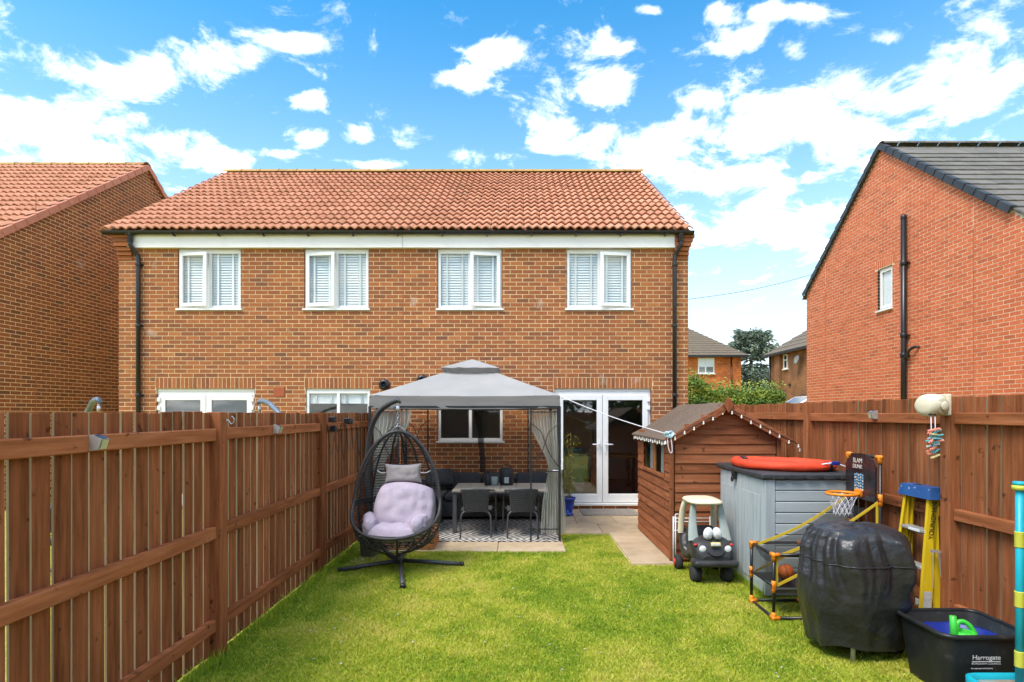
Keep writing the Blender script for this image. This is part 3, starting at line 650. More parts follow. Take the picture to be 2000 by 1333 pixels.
# ---- rooms behind the glass
rm = MB()
for a, b in ((HX0 + .11, -2.2), (-2.0, HX1 - .11)):
    rm.add([(a, FY + .105, 2.55), (b, FY + .105, 2.55), (b, 14.2, 2.55), (a, 14.2, 2.55)], [(0, 1, 2, 3)]); rm.add([(a, 14.2, .12), (b, 14.2, .12), (b, 14.2, 2.55), (a, 14.2, 2.55)], [(0, 1, 2, 3)])
    for x in (a, b): rm.add([(x, FY + .105, .12), (x, 14.2, .12), (x, 14.2, 2.55), (x, FY + .105, 2.55)], [(0, 1, 2, 3)])
    rm.add([(a, 11.3, 2.62), (b, 11.3, 2.62), (b, 11.3, 4.95), (a, 11.3, 4.95)], [(0, 1, 2, 3)])
rm.build('room_walls', 'room', house)
MB().box(HX0 + .11, HX1 - .11, FY + .105, 14.2, .06, .115).build('room_floor', 'room_dark', house)
tb = thing('dining_table', 'oak topped dining table seen through the French doors', 'table', (1.95, 12.3, .115))
MB().cbox(1.5, 2.5, 11.9, 12.7, .82, .88, .01).build('table_top', 'oak', tb)
for lx in (1.6, 2.4):
    for ly in (12.0, 12.6): MB().box(lx - .03, lx + .03, ly - .03, ly + .03, .115, .82).build('leg', 'steel_dark', tb)
bk = thing('reflection_planter', 'pale blue bucket of sunflowers added indoors for a planter mirrored in the door glass', 'bucket', (1.05, 11.3, .115))  # added indoors, stands in for a planter reflected in the door glass
MB().lathe([(.13, 0), (.17, .3), (.18, .3), (.175, .27)], (1.05, 11.3, .75), 16).build('bucket', 'teal', bk)
MB().box(.85, 1.25, 11.1, 11.5, .115, .75).build('stand', 'room_dark', bk)
fl = MB()
for i in range(9): fl.ball((1.05 + rng.uniform(-.17, .17), 11.3 + rng.uniform(-.1, .1), 1.2 + rng.uniform(-.08, .12)), .06, .06, .04, 8, 5)
fl.build('flower', 'yellow_strap', bk)
ws = thing('wall_lettering', 'dark word home with a heart on the wall behind the French doors', 'wall sign', (2.0, 14.18, 1.95))
text('lettering', 'home', .2, 'ink', (1.85, 14.19, 1.86), (R(90), 0, 0), ws, .004)
MB().prism([(0, -.09), (.09, .03), (.06, .08), (0, .045), (-.06, .08), (-.09, .03)], lambda p, q, t: (2.08 + p, t, 2.2 + q), 14.17, 14.19).build('heart', 'ink', ws)

# ------------------------------------------------------------------ neighbouring house on the left, gable towards the gap
GXL = -9.35; AY = 14.25; AZ = 7.9; LSL = R(36)
lh = thing('brick_house', 'brown brick house with blank gable wall and clay verge tiles beside the tall fence', 'house', (GXL, AY, 0))
eyl = AY - 4.25
ezl = AZ - 4.25 * math.tan(LSL)
lw = MB().prism([(eyl + .15, 0), (AY + 4.1, 0), (AY + 4.1, ezl + .1), (AY, AZ - .02), (eyl + .15, ezl + .1)], lambda p, q, t: (t, p, q), GXL - .12, GXL - .01).build('wall', 'mortar', lh)
MB().prism([(eyl + .148, 0), (AY + 4.102, 0), (AY + 4.102, ezl + .1), (AY, AZ - .02), (eyl + .148, ezl + .1)], lambda p, q, t: (t, p, q), GXL - 7, GXL - .0125).build('front_wall', 'far_multi', lh)
def spans_l(z):
    a, b = eyl + .15, AY + 4.1
    if z > ezl: h = (AZ - .03 - z) / math.tan(LSL); a, b = max(a, AY - h), min(b, AY + h)
    return sub(a, b, [(11.0, 11.012)]) if b - a > .1 else []
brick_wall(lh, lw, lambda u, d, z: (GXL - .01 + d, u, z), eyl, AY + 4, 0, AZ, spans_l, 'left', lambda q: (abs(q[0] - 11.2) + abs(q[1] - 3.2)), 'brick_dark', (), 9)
MB().box(GXL - .012, GXL - .0085, 10.999, 11.013, 0, 6.0).build('movement_joint', 'terracotta', lh)
lr = MB().add([(GXL - 7, eyl - .2, ezl - .1), (GXL + .03, eyl - .2, ezl - .1), (GXL + .03, AY, AZ + .02), (GXL - 7, AY, AZ + .02), (GXL - 7, AY + 4.4, ezl - .1), (GXL + .03, AY + 4.4, ezl - .1)], [(0, 1, 2, 3), (3, 2, 5, 4)]).build('roof', 'tile', lh)
es2 = Vector((0, math.cos(LSL), math.sin(LSL))); en2 = Vector((0, -math.sin(LSL), math.cos(LSL)))
tile_roof(lr, (GXL - 4.5, eyl - .2, ezl - .1 + .02), (1, 0, 0), es2, en2, 15, 17, .30, .315, pantile(.296, .385), 'tile', 'tile_mass', lambda p: -p.x, seed=8)
for i in range(10): place('ridge_tile', rid, (GXL - .2 - i * .46, AY, AZ + .055), lr)
def verge(part, gx, ay, az, sl, n, ln, m, sgn):
    """stepped verge caps down both slopes of a gable; sgn: outward x direction"""
    for d in (-1, 1):
        ev = Vector((0, d * math.cos(sl), -math.sin(sl))); nv = Vector((0, d * math.sin(sl), math.cos(sl)))
        me = MB(); p = [(0, 0, .05), (0, ln + .03, .066), (sgn * .112, ln + .03, .066), (sgn * .10, 0, .05), (sgn * .10, 0, -.068), (sgn * .112, ln + .03, -.06), (0, ln + .03, .04), (sgn * .07, ln + .03, -.075), (sgn*.0,0,.05), (sgn*.07,ln+.03,.06)]
        me.add([Vector((a, 0, 0)) + ev * b + nv * c for a, b, c in p], [(0, 1, 2, 3), (3, 2, 5, 4), (1, 6, 9, 2), (2, 9, 7, 5), (0, 3, 4, 8)])
        me = meshof(me, m)
        for i in range(n): place('verge_tile', me, Vector((gx - sgn * .03, ay, az)) + ev * (i * ln), part)
verge(lr, GXL, AY, AZ + .03, LSL, 17, .31, 'verge', 1)

# ------------------------------------------------------------------ neighbouring house on the right, orange-red gable
GXR = 8.2; BY = 12.89; BZ = 7.79; NY, QY = 9.2, 16.27; RSL = math.atan2(BZ - 5.16, QY - 12.89)
rh = thing('brick_house', 'orange red brick house with bare gable, black soil pipe and grey tiled roof', 'house', (GXR, BY, 0))
RWIN = (12.53, 13.05, 4.05, 5.04)
rw = MB()
HB = .012
for (a, b, c, d) in rects_minus(NY, QY, -.05, 4.9, [(RWIN[0], RWIN[1], RWIN[2], 4.9)]): rw.box(GXR + HB, GXR + .12, a, b, c, d)
ny = 4.9 + .02
rw.prism([(NY, 4.9), (RWIN[0], 4.9), (RWIN[0], BZ - .02 - (BY - RWIN[0]) * math.tan(RSL)), (NY, ny)], lambda p, q, t: (t, p, q), GXR + HB, GXR + .12)
rw.prism([(RWIN[0], RWIN[3]), (RWIN[1], RWIN[3]), (RWIN[1], BZ - .02 - (RWIN[1] - BY) * math.tan(RSL)), (BY, BZ - .02), (RWIN[0], BZ - .02 - (BY - RWIN[0]) * math.tan(RSL))], lambda p, q, t: (t, p, q), GXR + HB, GXR + .12)
rw.prism([(RWIN[1], 4.9), (QY, 4.9), (QY, 5.16), (RWIN[1], BZ - .02 - (RWIN[1] - BY) * math.tan(RSL))], lambda p, q, t: (t, p, q), GXR + HB, GXR + .12)
rw = rw.build('wall', 'mortar2', rh)
MB().box(GXR + .009, GXR + 8, NY - .014, NY - .001, -.05, 4.88).box(GXR + .121, GXR + 8, NY, NY + .1, -.05, 4.9).box(GXR + .121, GXR + 8, QY - .1, QY, -.05, 5.16).build('front_wall', 'far_red', rh)
for yj in (10.29, 15.26): MB().box(GXR + .0095, GXR + .014, yj - .001, yj + .013, 0, 5.1).build('movement_joint', 'terracotta', rh)
RS = [(RWIN[0] - .08, RWIN[1] + .08, 5.055, 5.25 - MO)]
def spans_r(z):
    a, b = NY, QY
    if z > 4.85: h = (BZ - .04 - z) / math.tan(RSL); a, b = max(a, BY - h), min(b, BY + h)
    if b - a < .1: return []
    hs = [(10.29, 10.302), (15.26, 15.272)]
    if RWIN[2] < z < RWIN[3]: hs.append(RWIN[:2])
    if 5.045 < z < 5.26: hs.append(RS[0][:2])
    return sub(a, b, hs)
brick_wall(rh, rw, lambda u, d, z: (GXR + HB - d, u, z), NY, QY, 0, BZ, spans_r, 'right', lambda q: (q[1] < 1.9, q[0]), 'brick_red', RS, 12)
rr = MB().add([(GXR - .03, NY - .2, BZ + .02 - (BY - NY + .2) * math.tan(RSL)), (GXR + 8, NY - .2, BZ + .02 - (BY - NY + .2) * math.tan(RSL)), (GXR + 8, BY, BZ + .02), (GXR - .03, BY, BZ + .02), (GXR + 8, QY + .2, 5.04), (GXR - .03, QY + .2, 5.04)], [(0, 1, 2, 3), (3, 2, 4, 5)]).build('roof', 'slate', rh)
es3 = Vector((0, math.cos(RSL), math.sin(RSL))); en3 = Vector((0, -math.sin(RSL), math.cos(RSL)))
flat = MB().cbox(0, .296, 0, .40, .0, .034, .004, Matrix.Rotation(R(-4.5), 4, 'X') @ Matrix.Translation((0, 0, .012)))
tile_roof(rr, (GXR - .02, NY - .22, BZ + .03 - (BY - NY + .22) * math.tan(RSL)), (1, 0, 0), es3, en3, 17, 14, .30, .315, flat, 'slate', 'slate', lambda p: p.x, seed=10)
verge(rr, GXR, BY, BZ + .03, RSL, 14, .31, 'verge_dark', -1)
for i in range(8): place('ridge_tile', meshof(MB().grid(lambda a, b: Vector(((a - .5) * .45, .13 * math.cos(math.pi * b), .08 * math.sin(math.pi * b) - .02)), 2, 9), 'slate'), (GXR + .2 + i * .46, BY, BZ + .06), rr)
# gable window
y0, y1, z0, z1 = RWIN
wn = MB()
def yring(mb, a, b, c, d, x0, x1, w):
    mb.cbox(x0, x1, a, a + w, c, d, .004).cbox(x0, x1, b - w, b, c, d, .004).cbox(x0 + .001, x1, a + w, b - w, d - w, d, .004).cbox(x0 + .001, x1, a + w, b - w, c, c + w, .004); return mb
yring(wn, y0 + .006, y1 - .006, z0 + .04, z1 - .004, GXR + .06, GXR + .11, .05); yring(wn, y0 + .05, y1 - .05, z0 + .085, z1 - .05, GXR + .045, GXR + .08, .045)
wn = wn.build('window', 'upvc', rh)
MB().box(GXR + .075, GXR + .08, y0 + .09, y1 - .09, z0 + .12, z1 - .09).build('pane', 'glass', wn)
MB().box(GXR + .092, GXR + .095, y0 + .07, y1 - .07, z0 + .1, z1 - .07).build('blind', 'blind', wn)
MB().cbox(GXR - .04, GXR + .07, y0 - .03, y1 + .03, z0 + .004, z0 + .036, .005).build('sill', 'upvc', wn)
PYY = 12.03                                # soil pipe
sp_ = MB().tube([(GXR - .08, PYY, .0), (GXR - .08, PYY, 5.88)], .055, 12).lathe([(.055, 5.86), (.062, 5.88), (.06, 5.93), (.03, 5.96), (0, 5.96)], (GXR - .08, PYY, 0), 12).build('soil_pipe', 'black_plastic', rh)
for z in (1.2, 2.93, 3.35, 4.88): MB().lathe([(.058, z), (.068, z + .01), (.068, z + .09), (.058, z + .1)], (GXR - .08, PYY, 0), 12).box(GXR - .06, GXR, PYY - .09, PYY + .09, z + .03, z + .06).build('pipe_collar', 'black_plastic', sp_)
MB().tube(smooth([(GXR - .08, PYY, 2.9), (GXR - .09, PYY - .12, 2.95), (GXR - .09, PYY - .18, 3.06), (GXR - .06, PYY - .3, 3.12), (GXR, PYY - .36, 3.12)], 4), .028, 8).build('waste_pipe', 'black_plastic', sp_)
MB().cbox(GXR - .012, GXR + .0, PYY + .07, PYY + .25, 4.80, 4.95, .004).build('air_vent', 'terracotta', rh)
# ------------------------------------------------------------------ fences
def fence(name, label, xg, out, h, rails, ys, posts, pitch, y0, y1, bw, seed):
    """xg: garden face of the posts, out: +1 or -1 away from the garden"""
    r = random.Random(seed); f = thing(name, label, 'fence', (xg, (y0 + y1) / 2, 0))
    var = []
    for i in range(5):
        w = bw * r.uniform(.94, 1.05); hh = h + r.uniform(-.006, .006)
        var.append((w, meshof(MB().cbox(0, .018, -w / 2, w / 2, .03, hh, .003, None, (0, 1, 0)), ['wood_z', 'wood_edge'])))
    xb = xg + .075 if out > 0 else xg - .075 - .018
    y = y0
    while y < y1:
        w, me = r.choice(var); o = place('board', me, (xb + r.uniform(-.002, .002), y + r.uniform(-.003, .003), r.uniform(-.006, .004)), f); o.rotation_euler = (r.uniform(-.004, .004), 0, r.uniform(-.03, .03)); y += pitch
    pm = meshof(MB().cbox(0, .1, 0, .1, -.1, h + .003, .005), 'wood_z')
    for p in posts: place('post', pm, (xg if out > 0 else xg - .1, p, 0), f)
    ends = [y0] + sorted(posts) + [y1]
    for k, p in enumerate(ends[:-1]):
        a = p + (.1 if k else 0); b = ends[k + 1]
        if b - a < .15: continue
        for z in rails:
            dz = r.uniform(-.012, .012); x0, x1 = (xg + .025, xg + .074) if out > 0 else (xg - .074, xg - .025)
            MB().cbox(x0, x1, a + .002, b - .002, z - .087 + dz, z + dz, .006).build('rail', 'wood_y', f)
    return f
lf = fence('wooden_fence', 'brown stained board fence with three rails beside the hanging egg chair', -2.12, -1, 1.757, (1.64, .955, .30), None, [-.17, 1.93, 4.03, 6.13, 8.23], .116, -3.3, 10.2, .1, 21)
rf = fence('wooden_fence', 'brown stained board fence behind the stepladder and the storage box', 3.22, 1, 1.878, (1.755, 1.03, .33), None, [-.1, 2.1, 4.26, 6.36, 8.46], .117, -3.3, 10.2, .112, 22)
bf = thing('wooden_fence', 'brown board fence closing the garden, seen mirrored in the French doors', 'fence', (.5, -3.3, 0))
bm_ = meshof(MB().cbox(-.055, .055, 0, .018, .03, 1.8, .003), 'wood_z')
for i in range(45): place('board', bm_, (-2.0 + i * .117, -3.4, rng.uniform(-.01, .01)), bf)
for z in (1.64, .95, .3): MB().cbox(-2.1, 3.2, -3.38, -3.33, z - .09, z, .005).build('rail', 'shed_x', bf)
# fittings on the fences
def solar_light(label, x, y, z, sg, yaw):
    o = thing('solar_light', label, 'fence light', (x, y, z), 'solar lights on the fence rails')
    M = Matrix.Translation((x, y, z)) @ Matrix.Rotation(yaw, 4, 'Z') @ Matrix.Diagonal((.62, .62, .62, 1))
    T = lambda p: M @ Vector(p)
    b = MB().prism([(0, -.06), (-.075, -.05), (-.10, .035), (-.03, .07), (0, .07)], lambda p, q, t: T((t, p, q)), -.045, .045).build('housing', 'alu', o)
    MB().add([T((-.038, -.035, .072)), T((.038, -.035, .072)), T((.038, -.096, .044)), T((-.038, -.096, .044))], [(0, 1, 2, 3)]).build('solar_panel', 'solar', o)
    MB().add([T((-.036, -.082, -.045)), T((.036, -.082, -.045)), T((.036, -.103, .028)), T((-.036, -.103, .028))], [(0, 1, 2, 3)]).build('lens', 'lens', o)
solar_light('silver solar light on the fence rail nearest the camera', -2.145, 2.86, 1.60, 1, R(90))
solar_light('silver solar light on the rail between the second and third fence posts', -2.145, 4.98, 1.61, 1, R(90))
solar_light('silver solar light on the fence rail behind the stepladder', 3.245, 5.18, 1.735, -1, R(-90))
hk = MB().tube(smooth([(-2.12, 4.08, 1.70), (-2.09, 4.08, 1.70), (-2.07, 4.08, 1.675), (-2.05, 4.08, 1.69), (-2.05, 4.08, 1.715), (-2.065, 4.08, 1.73)], 4), .004, 6)
tag(hk.build('screw_hook', 'chrome', origin=(-2.12, 4.08, 1.70)), 'small silver screw hook at the top of a fence post', 'hook')
sp = thing('spotlight_string', 'black solar spotlights with trailing wires on the fence behind the egg chair', 'spotlights', (-2.12, 6.3, 1.66))
for (y, z) in ((6.3, 1.68), (6.33, 1.58), (6.85, 1.66), (6.95, 1.65)):
    MB().cbox(-2.11, -2.04, y - .03, y + .04, z - .03, z + .035, .006).build('lamp_head', 'black_plastic', sp)
for k in range(6):
    ya = 6.35 + k * .22; MB().tube(smooth([(-2.142, ya, 1.62), (-2.135, ya + .06, 1.40 - .1 * rng.random()), (-2.14, ya + .16, 1.15 + .2 * rng.random()), (-2.14, ya + .22, 1.5)], 5), .0035, 5).build('wire', 'black_plastic', sp)

# ------------------------------------------------------------------ gazebo
GX0, GX1, GY0, GY1 = -2.01, .535, 7.62, 10.08
gz = thing('gazebo', 'grey fabric gazebo with two-tier canopy and tied back mosquito nets', 'gazebo', ((GX0 + GX1) / 2, (GY0 + GY1) / 2, .036))
gcx, gcy = (GX0 + GX1) / 2, (GY0 + GY1) / 2; VZ0, VZ1 = 1.825, 1.995
def translucent(m, k):
    t = m.node_tree; b = bsdf(m); tl = N(t, 'ShaderNodeBsdfTranslucent'); mx = N(t, 'ShaderNodeMixShader'); mx.inputs[0].default_value = k
    t.links.new(b.inputs['Base Color'].links[0].from_socket, tl.inputs[0]); t.links.new(b.outputs[0], mx.inputs[1]); t.links.new(tl.outputs[0], mx.inputs[2]); t.links.new(mx.outputs[0], t.nodes['Material Output'].inputs[0])
for k_ in ('canopy', 'canopy_dark', 'lilac', 'greige'): translucent(MT[k_], .4 if k_.startswith('can') else .1)
def canopy(hx, hy, ze, za, n=24, vent=0.0, sag=.05):
    mb = MB()
    def P(side, s, t):                       # t 0 eave .. 1 apex
        k = 1 - t * (1 - vent); x, y = [(s, -1), (1, s), (-s, 1), (-1, -s)][side]
        z = ze + (za - ze) * t - sag * math.sin(math.pi * t) * (1 - s * s * .9) - .012 * (1 - t) * (1 - s * s) + .006 * mnoise.noise(Vector((x * k * 3 + side, y * k * 3, 2.2)))
        return Vector((gcx + x * hx * k, gcy + y * hy * k, z))
    for side in range(4): mb.grid(lambda a, b: P(side, a * 2 - 1, b), n, 12)
    return mb
hx, hy = (GX1 - GX0) / 2, (GY1 - GY0) / 2
cn = canopy(hx, hy, VZ1, 2.44, vent=.16).build('canopy', 'canopy', gz)
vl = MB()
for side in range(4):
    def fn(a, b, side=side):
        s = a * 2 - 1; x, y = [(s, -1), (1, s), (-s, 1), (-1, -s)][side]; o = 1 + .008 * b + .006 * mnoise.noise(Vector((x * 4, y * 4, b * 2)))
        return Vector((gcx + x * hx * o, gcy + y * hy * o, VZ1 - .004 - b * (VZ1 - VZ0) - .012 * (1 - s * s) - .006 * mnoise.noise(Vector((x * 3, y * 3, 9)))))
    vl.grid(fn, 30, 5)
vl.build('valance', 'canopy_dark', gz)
tp = MB(); thx = .43
def P2(side, s, t):
    x, y = [(s, -1), (1, s), (-s, 1), (-1, -s)][side]; k = 1 - t
    z = 2.43 + .165 * t - .02 * math.sin(math.pi * t) * (1 - s * s) + .014 * (1 - t) * mnoise.noise(Vector((x * 4, y * 4, 1)))
    return Vector((gcx + x * thx * k, gcy + y * thx * k, z))
for side in range(4): tp.grid(lambda a, b: P2(side, a * 2 - 1, b), 14, 6)
tp = tp.build('vent_top', 'canopy', gz)
vf = MB()
for side in range(4):
    def fn(a, b, side=side):
        s = a * 2 - 1; x, y = [(s, -1), (1, s), (-s, 1), (-1, -s)][side]; o = 1 - .10 * b + .04 * b * mnoise.noise(Vector((x * 5, y * 5, 4)))
        return Vector((gcx + x * thx * o, gcy + y * thx * o, 2.428 - .065 * b + .014 * mnoise.noise(Vector((x * 4, y * 4, 1))) - .015 * b * math.sin(s * 9)))
    vf.grid(fn, 20, 4)
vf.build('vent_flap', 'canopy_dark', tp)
# frame: eave beams, hip poles, corner panels
fr = MB()
for a, b in (((GX0, GY0), (GX1, GY0)), ((GX1, GY0), (GX1, GY1)), ((GX1, GY1), (GX0, GY1)), ((GX0, GY1), (GX0, GY0))):
    fr.bar((*a, VZ0 + .012), (*b, VZ0 + .012), .02, .03)
fr.build('eave_frame', 'steel_dark', gz)
for a, b in ((GX0, GY0), (GX1, GY0), (GX1, GY1), (GX0, GY1)): MB().tube([(a, b, VZ1 - .03), (gcx, gcy, 2.40)], .011, 6).build('hip_pole', 'steel_dark', gz)
CW = .385
for cx, sx in ((GX0, 1), (GX1, -1)):
    for cy, sy in ((GY0, 1), (GY1, -1)):
        cp = MB().cbox(cx - .016, cx + .016, cy - .016, cy + .016, .036, VZ0 + .02, .003).build('corner_post', 'steel_dark', gz)
        for (dx, dy) in ((sx, 0), (0, sy)):
            ex, ey = cx + dx * CW, cy + dy * CW
            p = MB().cbox(ex - .011, ex + .011, ey - .011, ey + .011, .036, VZ0, .002)
            for z in (.20, .975, 1.77): p.bar((cx, cy, z), (ex, ey, z), .012, .014)
            for a0, a1 in ((0, 1), (1, 0)):
                Q = lambda w, z: (cx + dx * CW * w, cy + dy * CW * w, z)
                p.tube(smooth([Q(a0, 1.62), Q(a0 + (a1 - a0) * .36, 1.50), Q(a0 + (a1 - a0) * .5, 1.36), Q(a0 + (a1 - a0) * .64, 1.22), Q(a1, 1.02)], 4), .006, 5)
            p.bar(((cx + ex) / 2, (cy + ey) / 2, .2), ((cx + ex) / 2, (cy + ey) / 2, .6), .008, .008)
            p.build('side_post', 'steel_dark', cp)
# nets: gathered at tie height, flared above and below
def curtain(path_top, tie, path_bot, z_tie, m, name='net_curtain', folds=9, zt=1.80, zb=.12):
    n = 54
    def fn(a, b):
        if b < .5:
            t = b / .5; k = t * t * (3 - 2 * t); p = Vector(path_top(a)).lerp(Vector(tie(a)), k ** 1.3); z = zt + (z_tie - zt) * t
        else:
            t = (b - .5) / .5; k = 1 - (1 - t) ** 2; p = Vector(tie(a)).lerp(Vector(path_bot(a)), k); z = z_tie + (zb - z_tie) * t
        w = .018 * math.sin(a * folds * 2 * math.pi + b * 3) + .01 * mnoise.noise(Vector((a * 7, b * 4, zt)))
        return Vector((p.x + .4 * w, p.y + w, z + .01 * math.sin(a * 14)))
    return MB().grid(fn, n, 30).build(name, m, gz)
yA = GY0 + .045
L_ = lambda p, q: (lambda a: (p[0] + (q[0] - p[0]) * a, p[1] + (q[1] - p[1]) * a, 0))
curtain(L_((GX1 - .42, yA), (GX1 - .03, yA + .02)), L_((GX1 - .15, yA), (GX1 - .01, yA + .05)), L_((GX1 - .25, yA + .02), (GX1 + .10, yA + .06)), .98, 'net_grey')
curtain(L_((GX1 - .04, yA + .05), (GX1 - .04, yA + .5)), L_((GX1 - .05, yA + .04), (GX1 - .03, yA + .10)), L_((GX1 - .05, yA), (GX1 + .08, yA + .16)), .98, 'net_grey', folds=7)
curtain(L_((GX0 + .03, yA + .02), (GX0 + .55, yA)), L_((GX0 + .03, yA + .04), (GX0 + .17, yA)), L_((GX0 + .03, yA + .05), (GX0 + .30, yA + .03)), .98, 'net_grey')
curtain(L_((GX0 + .04, yA + .05), (GX0 + .04, yA + .9)), L_((GX0 + .04, yA + .05), (GX0 + .05, yA + .2)), L_((GX0 + .04, yA), (GX0 + .06, yA + .3)), .98, 'net_grey', folds=7)
curtain(L_((-.79, GY1 - .06), (-.66, GY1 - .06)), L_((-.74, GY1 - .05), (-.64, GY1 - .05)), L_((-.70, GY1 - .05), (-.60, GY1 - .05)), 1.2, 'net_black', folds=3, zb=.70)
MB().tube(smooth([(GX1 - .09, yA - .02, .985), (GX1 - .02, yA - .035, .98), (GX1 + .03, yA + .02, .985)], 4), .008, 6).build('net_tie', 'rope', gz)
pb = MB()                                   # white strap on the corner
pb.box(GX1 + .018, GX1 + .045, GY0 - .02, GY0 + .0, 1.0, VZ1 - .03); pb.build('strap', 'white_pl', gz)

# ------------------------------------------------------------------ rug, sofa, table, chairs inside the gazebo
m = bpy.data.materials.new('rug_diamonds'); m.use_nodes = True; t = m.node_tree; b_ = bsdf(m)
tc_ = N(t, 'ShaderNodeTexCoord'); s_ = N(t, 'ShaderNodeSeparateXYZ'); t.links.new(tc_.outputs['Object'], s_.inputs[0])
def tri(o, per): return MATH(t, 'ABSOLUTE', MATH(t, 'SUBTRACT', MATH(t, 'FRACT', MATH(t, 'DIVIDE', o, per)), .5))
dsum = MATH(t, 'ADD', tri(s_.outputs[0], .60), tri(s_.outputs[1], .66)); fr_ = MATH(t, 'FRACT', MATH(t, 'MULTIPLY', dsum, 6.5)); st = MATH(t, 'GREATER_THAN', fr_, .52)
t.links.new(MIXC(t, st, (.018, .018, .02), (.62, .58, .53)), b_.inputs['Base Color']); b_.inputs['Roughness'].default_value = .95
MT['rug'] = m
tag(MB().cbox(-1.62, .54, 7.60, 9.25, .0365, .043, .002).build('rug', 'rug', origin=(-.54, 8.4, .037)), 'black and white diamond patterned outdoor rug under the gazebo', 'rug')
def cush(name, c, h, r, par, m='sofa_fab', M=None, puff=.12): return MB().rbox(c, h, r, M=M, puff=puff).build(name, m, par)
weave = [(.03, .03, .031), (.075, .075, .078), (.14, .14, .145)]
MT['weave'] = mat('rattan_panel', weave, scale=55, stretch=(1, 1, 2.2), rough=.5, bump=.8, bdist=.006, detail=2)
sf = thing('corner_sofa', 'dark rattan corner sofa with charcoal cushions under the gazebo', 'sofa', (-.6, 9.5, .043))
MB().cbox(-1.93, .50, 9.12, 9.86, .09, .34, .012).build('seat_base', 'weave', sf); MB().cbox(-1.93, -1.22, 8.05, 9.118, .09, .34, .012).build('seat_base', 'weave', sf)
MB().cbox(-1.93, .50, 9.862, 9.98, .09, .62, .012).build('back_frame', 'weave', sf); MB().cbox(-1.97, -1.932, 8.05, 9.98, .09, .62, .012).build('back_frame', 'weave', sf)
for x in (-1.85, -1.3, .42): MB().box(x - .03, x + .03, 9.16, 9.22, .043, .09).build('foot', 'black_plastic', sf)
for x in (-1.85, -1.30): MB().box(x - .03, x + .03, 8.1, 8.16, .043, .09).build('foot', 'black_plastic', sf)
for a, b in ((-1.2, -.36), (-.35, .49)): cush('seat_cushion', ((a + b) / 2, 9.46, .395), ((b - a) / 2, .37, .055), .04, sf)
cush('seat_cushion', (-1.57, 8.55, .395), (.35, .5, .055), .04, sf); cush('seat_cushion', (-1.57, 9.4, .395), (.35, .34, .055), .04, sf)
for a, b in ((-1.22, -.66), (-.65, -.08), (-.07, .49)): cush('back_cushion', ((a + b) / 2, 9.80, .585), ((b - a) / 2, .07, .15), .06, sf, M=Matrix.Rotation(R(-10), 3, 'X'), puff=.25)
for y in (8.4, 9.0, 9.55): cush('back_cushion', (-1.83, y, .60), (.07, .28, .16), .06, sf, M=Matrix.Rotation(R(10), 3, 'Y'), puff=.25)
cush('arm_cushion', (-1.36, 9.66, .66), (.24, .09, .15), .07, sf, M=Matrix.Rotation(R(20), 3, 'Z') @ Matrix.Rotation(R(-16), 3, 'X'), puff=.3)
tbl = thing('patio_table', 'low rattan patio table with pale plank top in front of the sofa', 'table', (-.28, 8.55, .043))
for i in range(6): MB().cbox(-.97 + 1.38 * i / 6 + .002, -.97 + 1.38 * (i + 1) / 6 - .002, 8.12, 8.98, .632, .652, .003).build('plank', 'tabletop', tbl)
MB().cbox(-.975, .415, 8.115, 8.985, .607, .631, .006).build('apron', 'weave', tbl)
for x in (-.93, .37):
    for y in (8.16, 8.94): MB().cbox(x - .03, x + .03, y - .03, y + .03, .043, .606, .004).build('leg', 'weave', tbl)
def chair(cx, label, yaw):
    c = thing('bistro_chair', label, 'chair', (cx, 8.0, .043), 'metal bistro chairs at the table'); z0 = .043
    W = Matrix.Translation((cx, 8.0, 0)) @ Matrix.Rotation(yaw, 4, 'Z'); T = lambda pts: [W @ Vector(p) for p in pts]
    MB().tube(smooth(T([(-.21, -.23, z0), (-.205, -.215, .30), (-.18, -.205, .385), (-.10, -.2, .41), (.10, -.2, .41), (.18, -.205, .385), (.205, -.215, .30), (.21, -.23, z0)]), 5), .0125, 8).build('rear_legs', 'pole_grey', c)
    for s in (-1, 1):
        MB().tube(smooth(T([(s * .26, .24, z0), (s * .255, .235, .35), (s * .25, .22, .60), (s * .235, .14, .65), (s * .215, -.05, .675), (s * .17, -.21, .705), (s * .08, -.245, .715), (0, -.25, .717)]), 5), .0125, 8).build('arm', 'pole_grey', c)
        MB().tube(T([(s * .255, .22, .40), (s * .19, .0, .41), (s * .17, -.2, .41)]), .01, 6).build('side_rail', 'pole_grey', c)
    def seat(a, b):
        x = (a - .5) * .42; y = -.19 + b * .40; return W @ Vector((x, y, .425 - .02 * math.sin(math.pi * a) * math.sin(math.pi * b)))
    MB().grid(seat, 12, 10).grid(lambda a, b: seat(a, b) - Vector((0, 0, .018)), 12, 10).build('seat', 'weave', c)
    def back(a, b):
        w = .165 + .03 * b; x = (a - .5) * 2 * w; return W @ Vector((x, -.215 - .045 * b - .02 * math.sin(math.pi * a), .42 + b * .285))
    MB().grid(back, 12, 10).grid(lambda a, b: back(a, b) + Vector((0, .012, 0)), 12, 10).build('backrest', 'weave', c)
    for i in range(12):
        z = i / 11; p = [back(k / 11, z) - Vector((0, .006, 0)) for k in range(12)]
        MB().tube(p, .004, 5).build('weave_band', 'rattan', c)
chair(-.60, 'bistro chair with woven back, nearer the egg chair', 0.0); chair(.03, 'bistro chair with woven back, nearer the blue pot', R(3))
ln = thing('lantern', 'black candle lantern standing on the patio table', 'lantern', (-.20, 8.75, .652))
lb = MB().lathe([(.10, 0), (.105, .01), (.105, .24), (.09, .255), (.05, .265), (.0, .265)], (-.20, 8.75, .653), 18).build('body', 'steel_dark', ln)
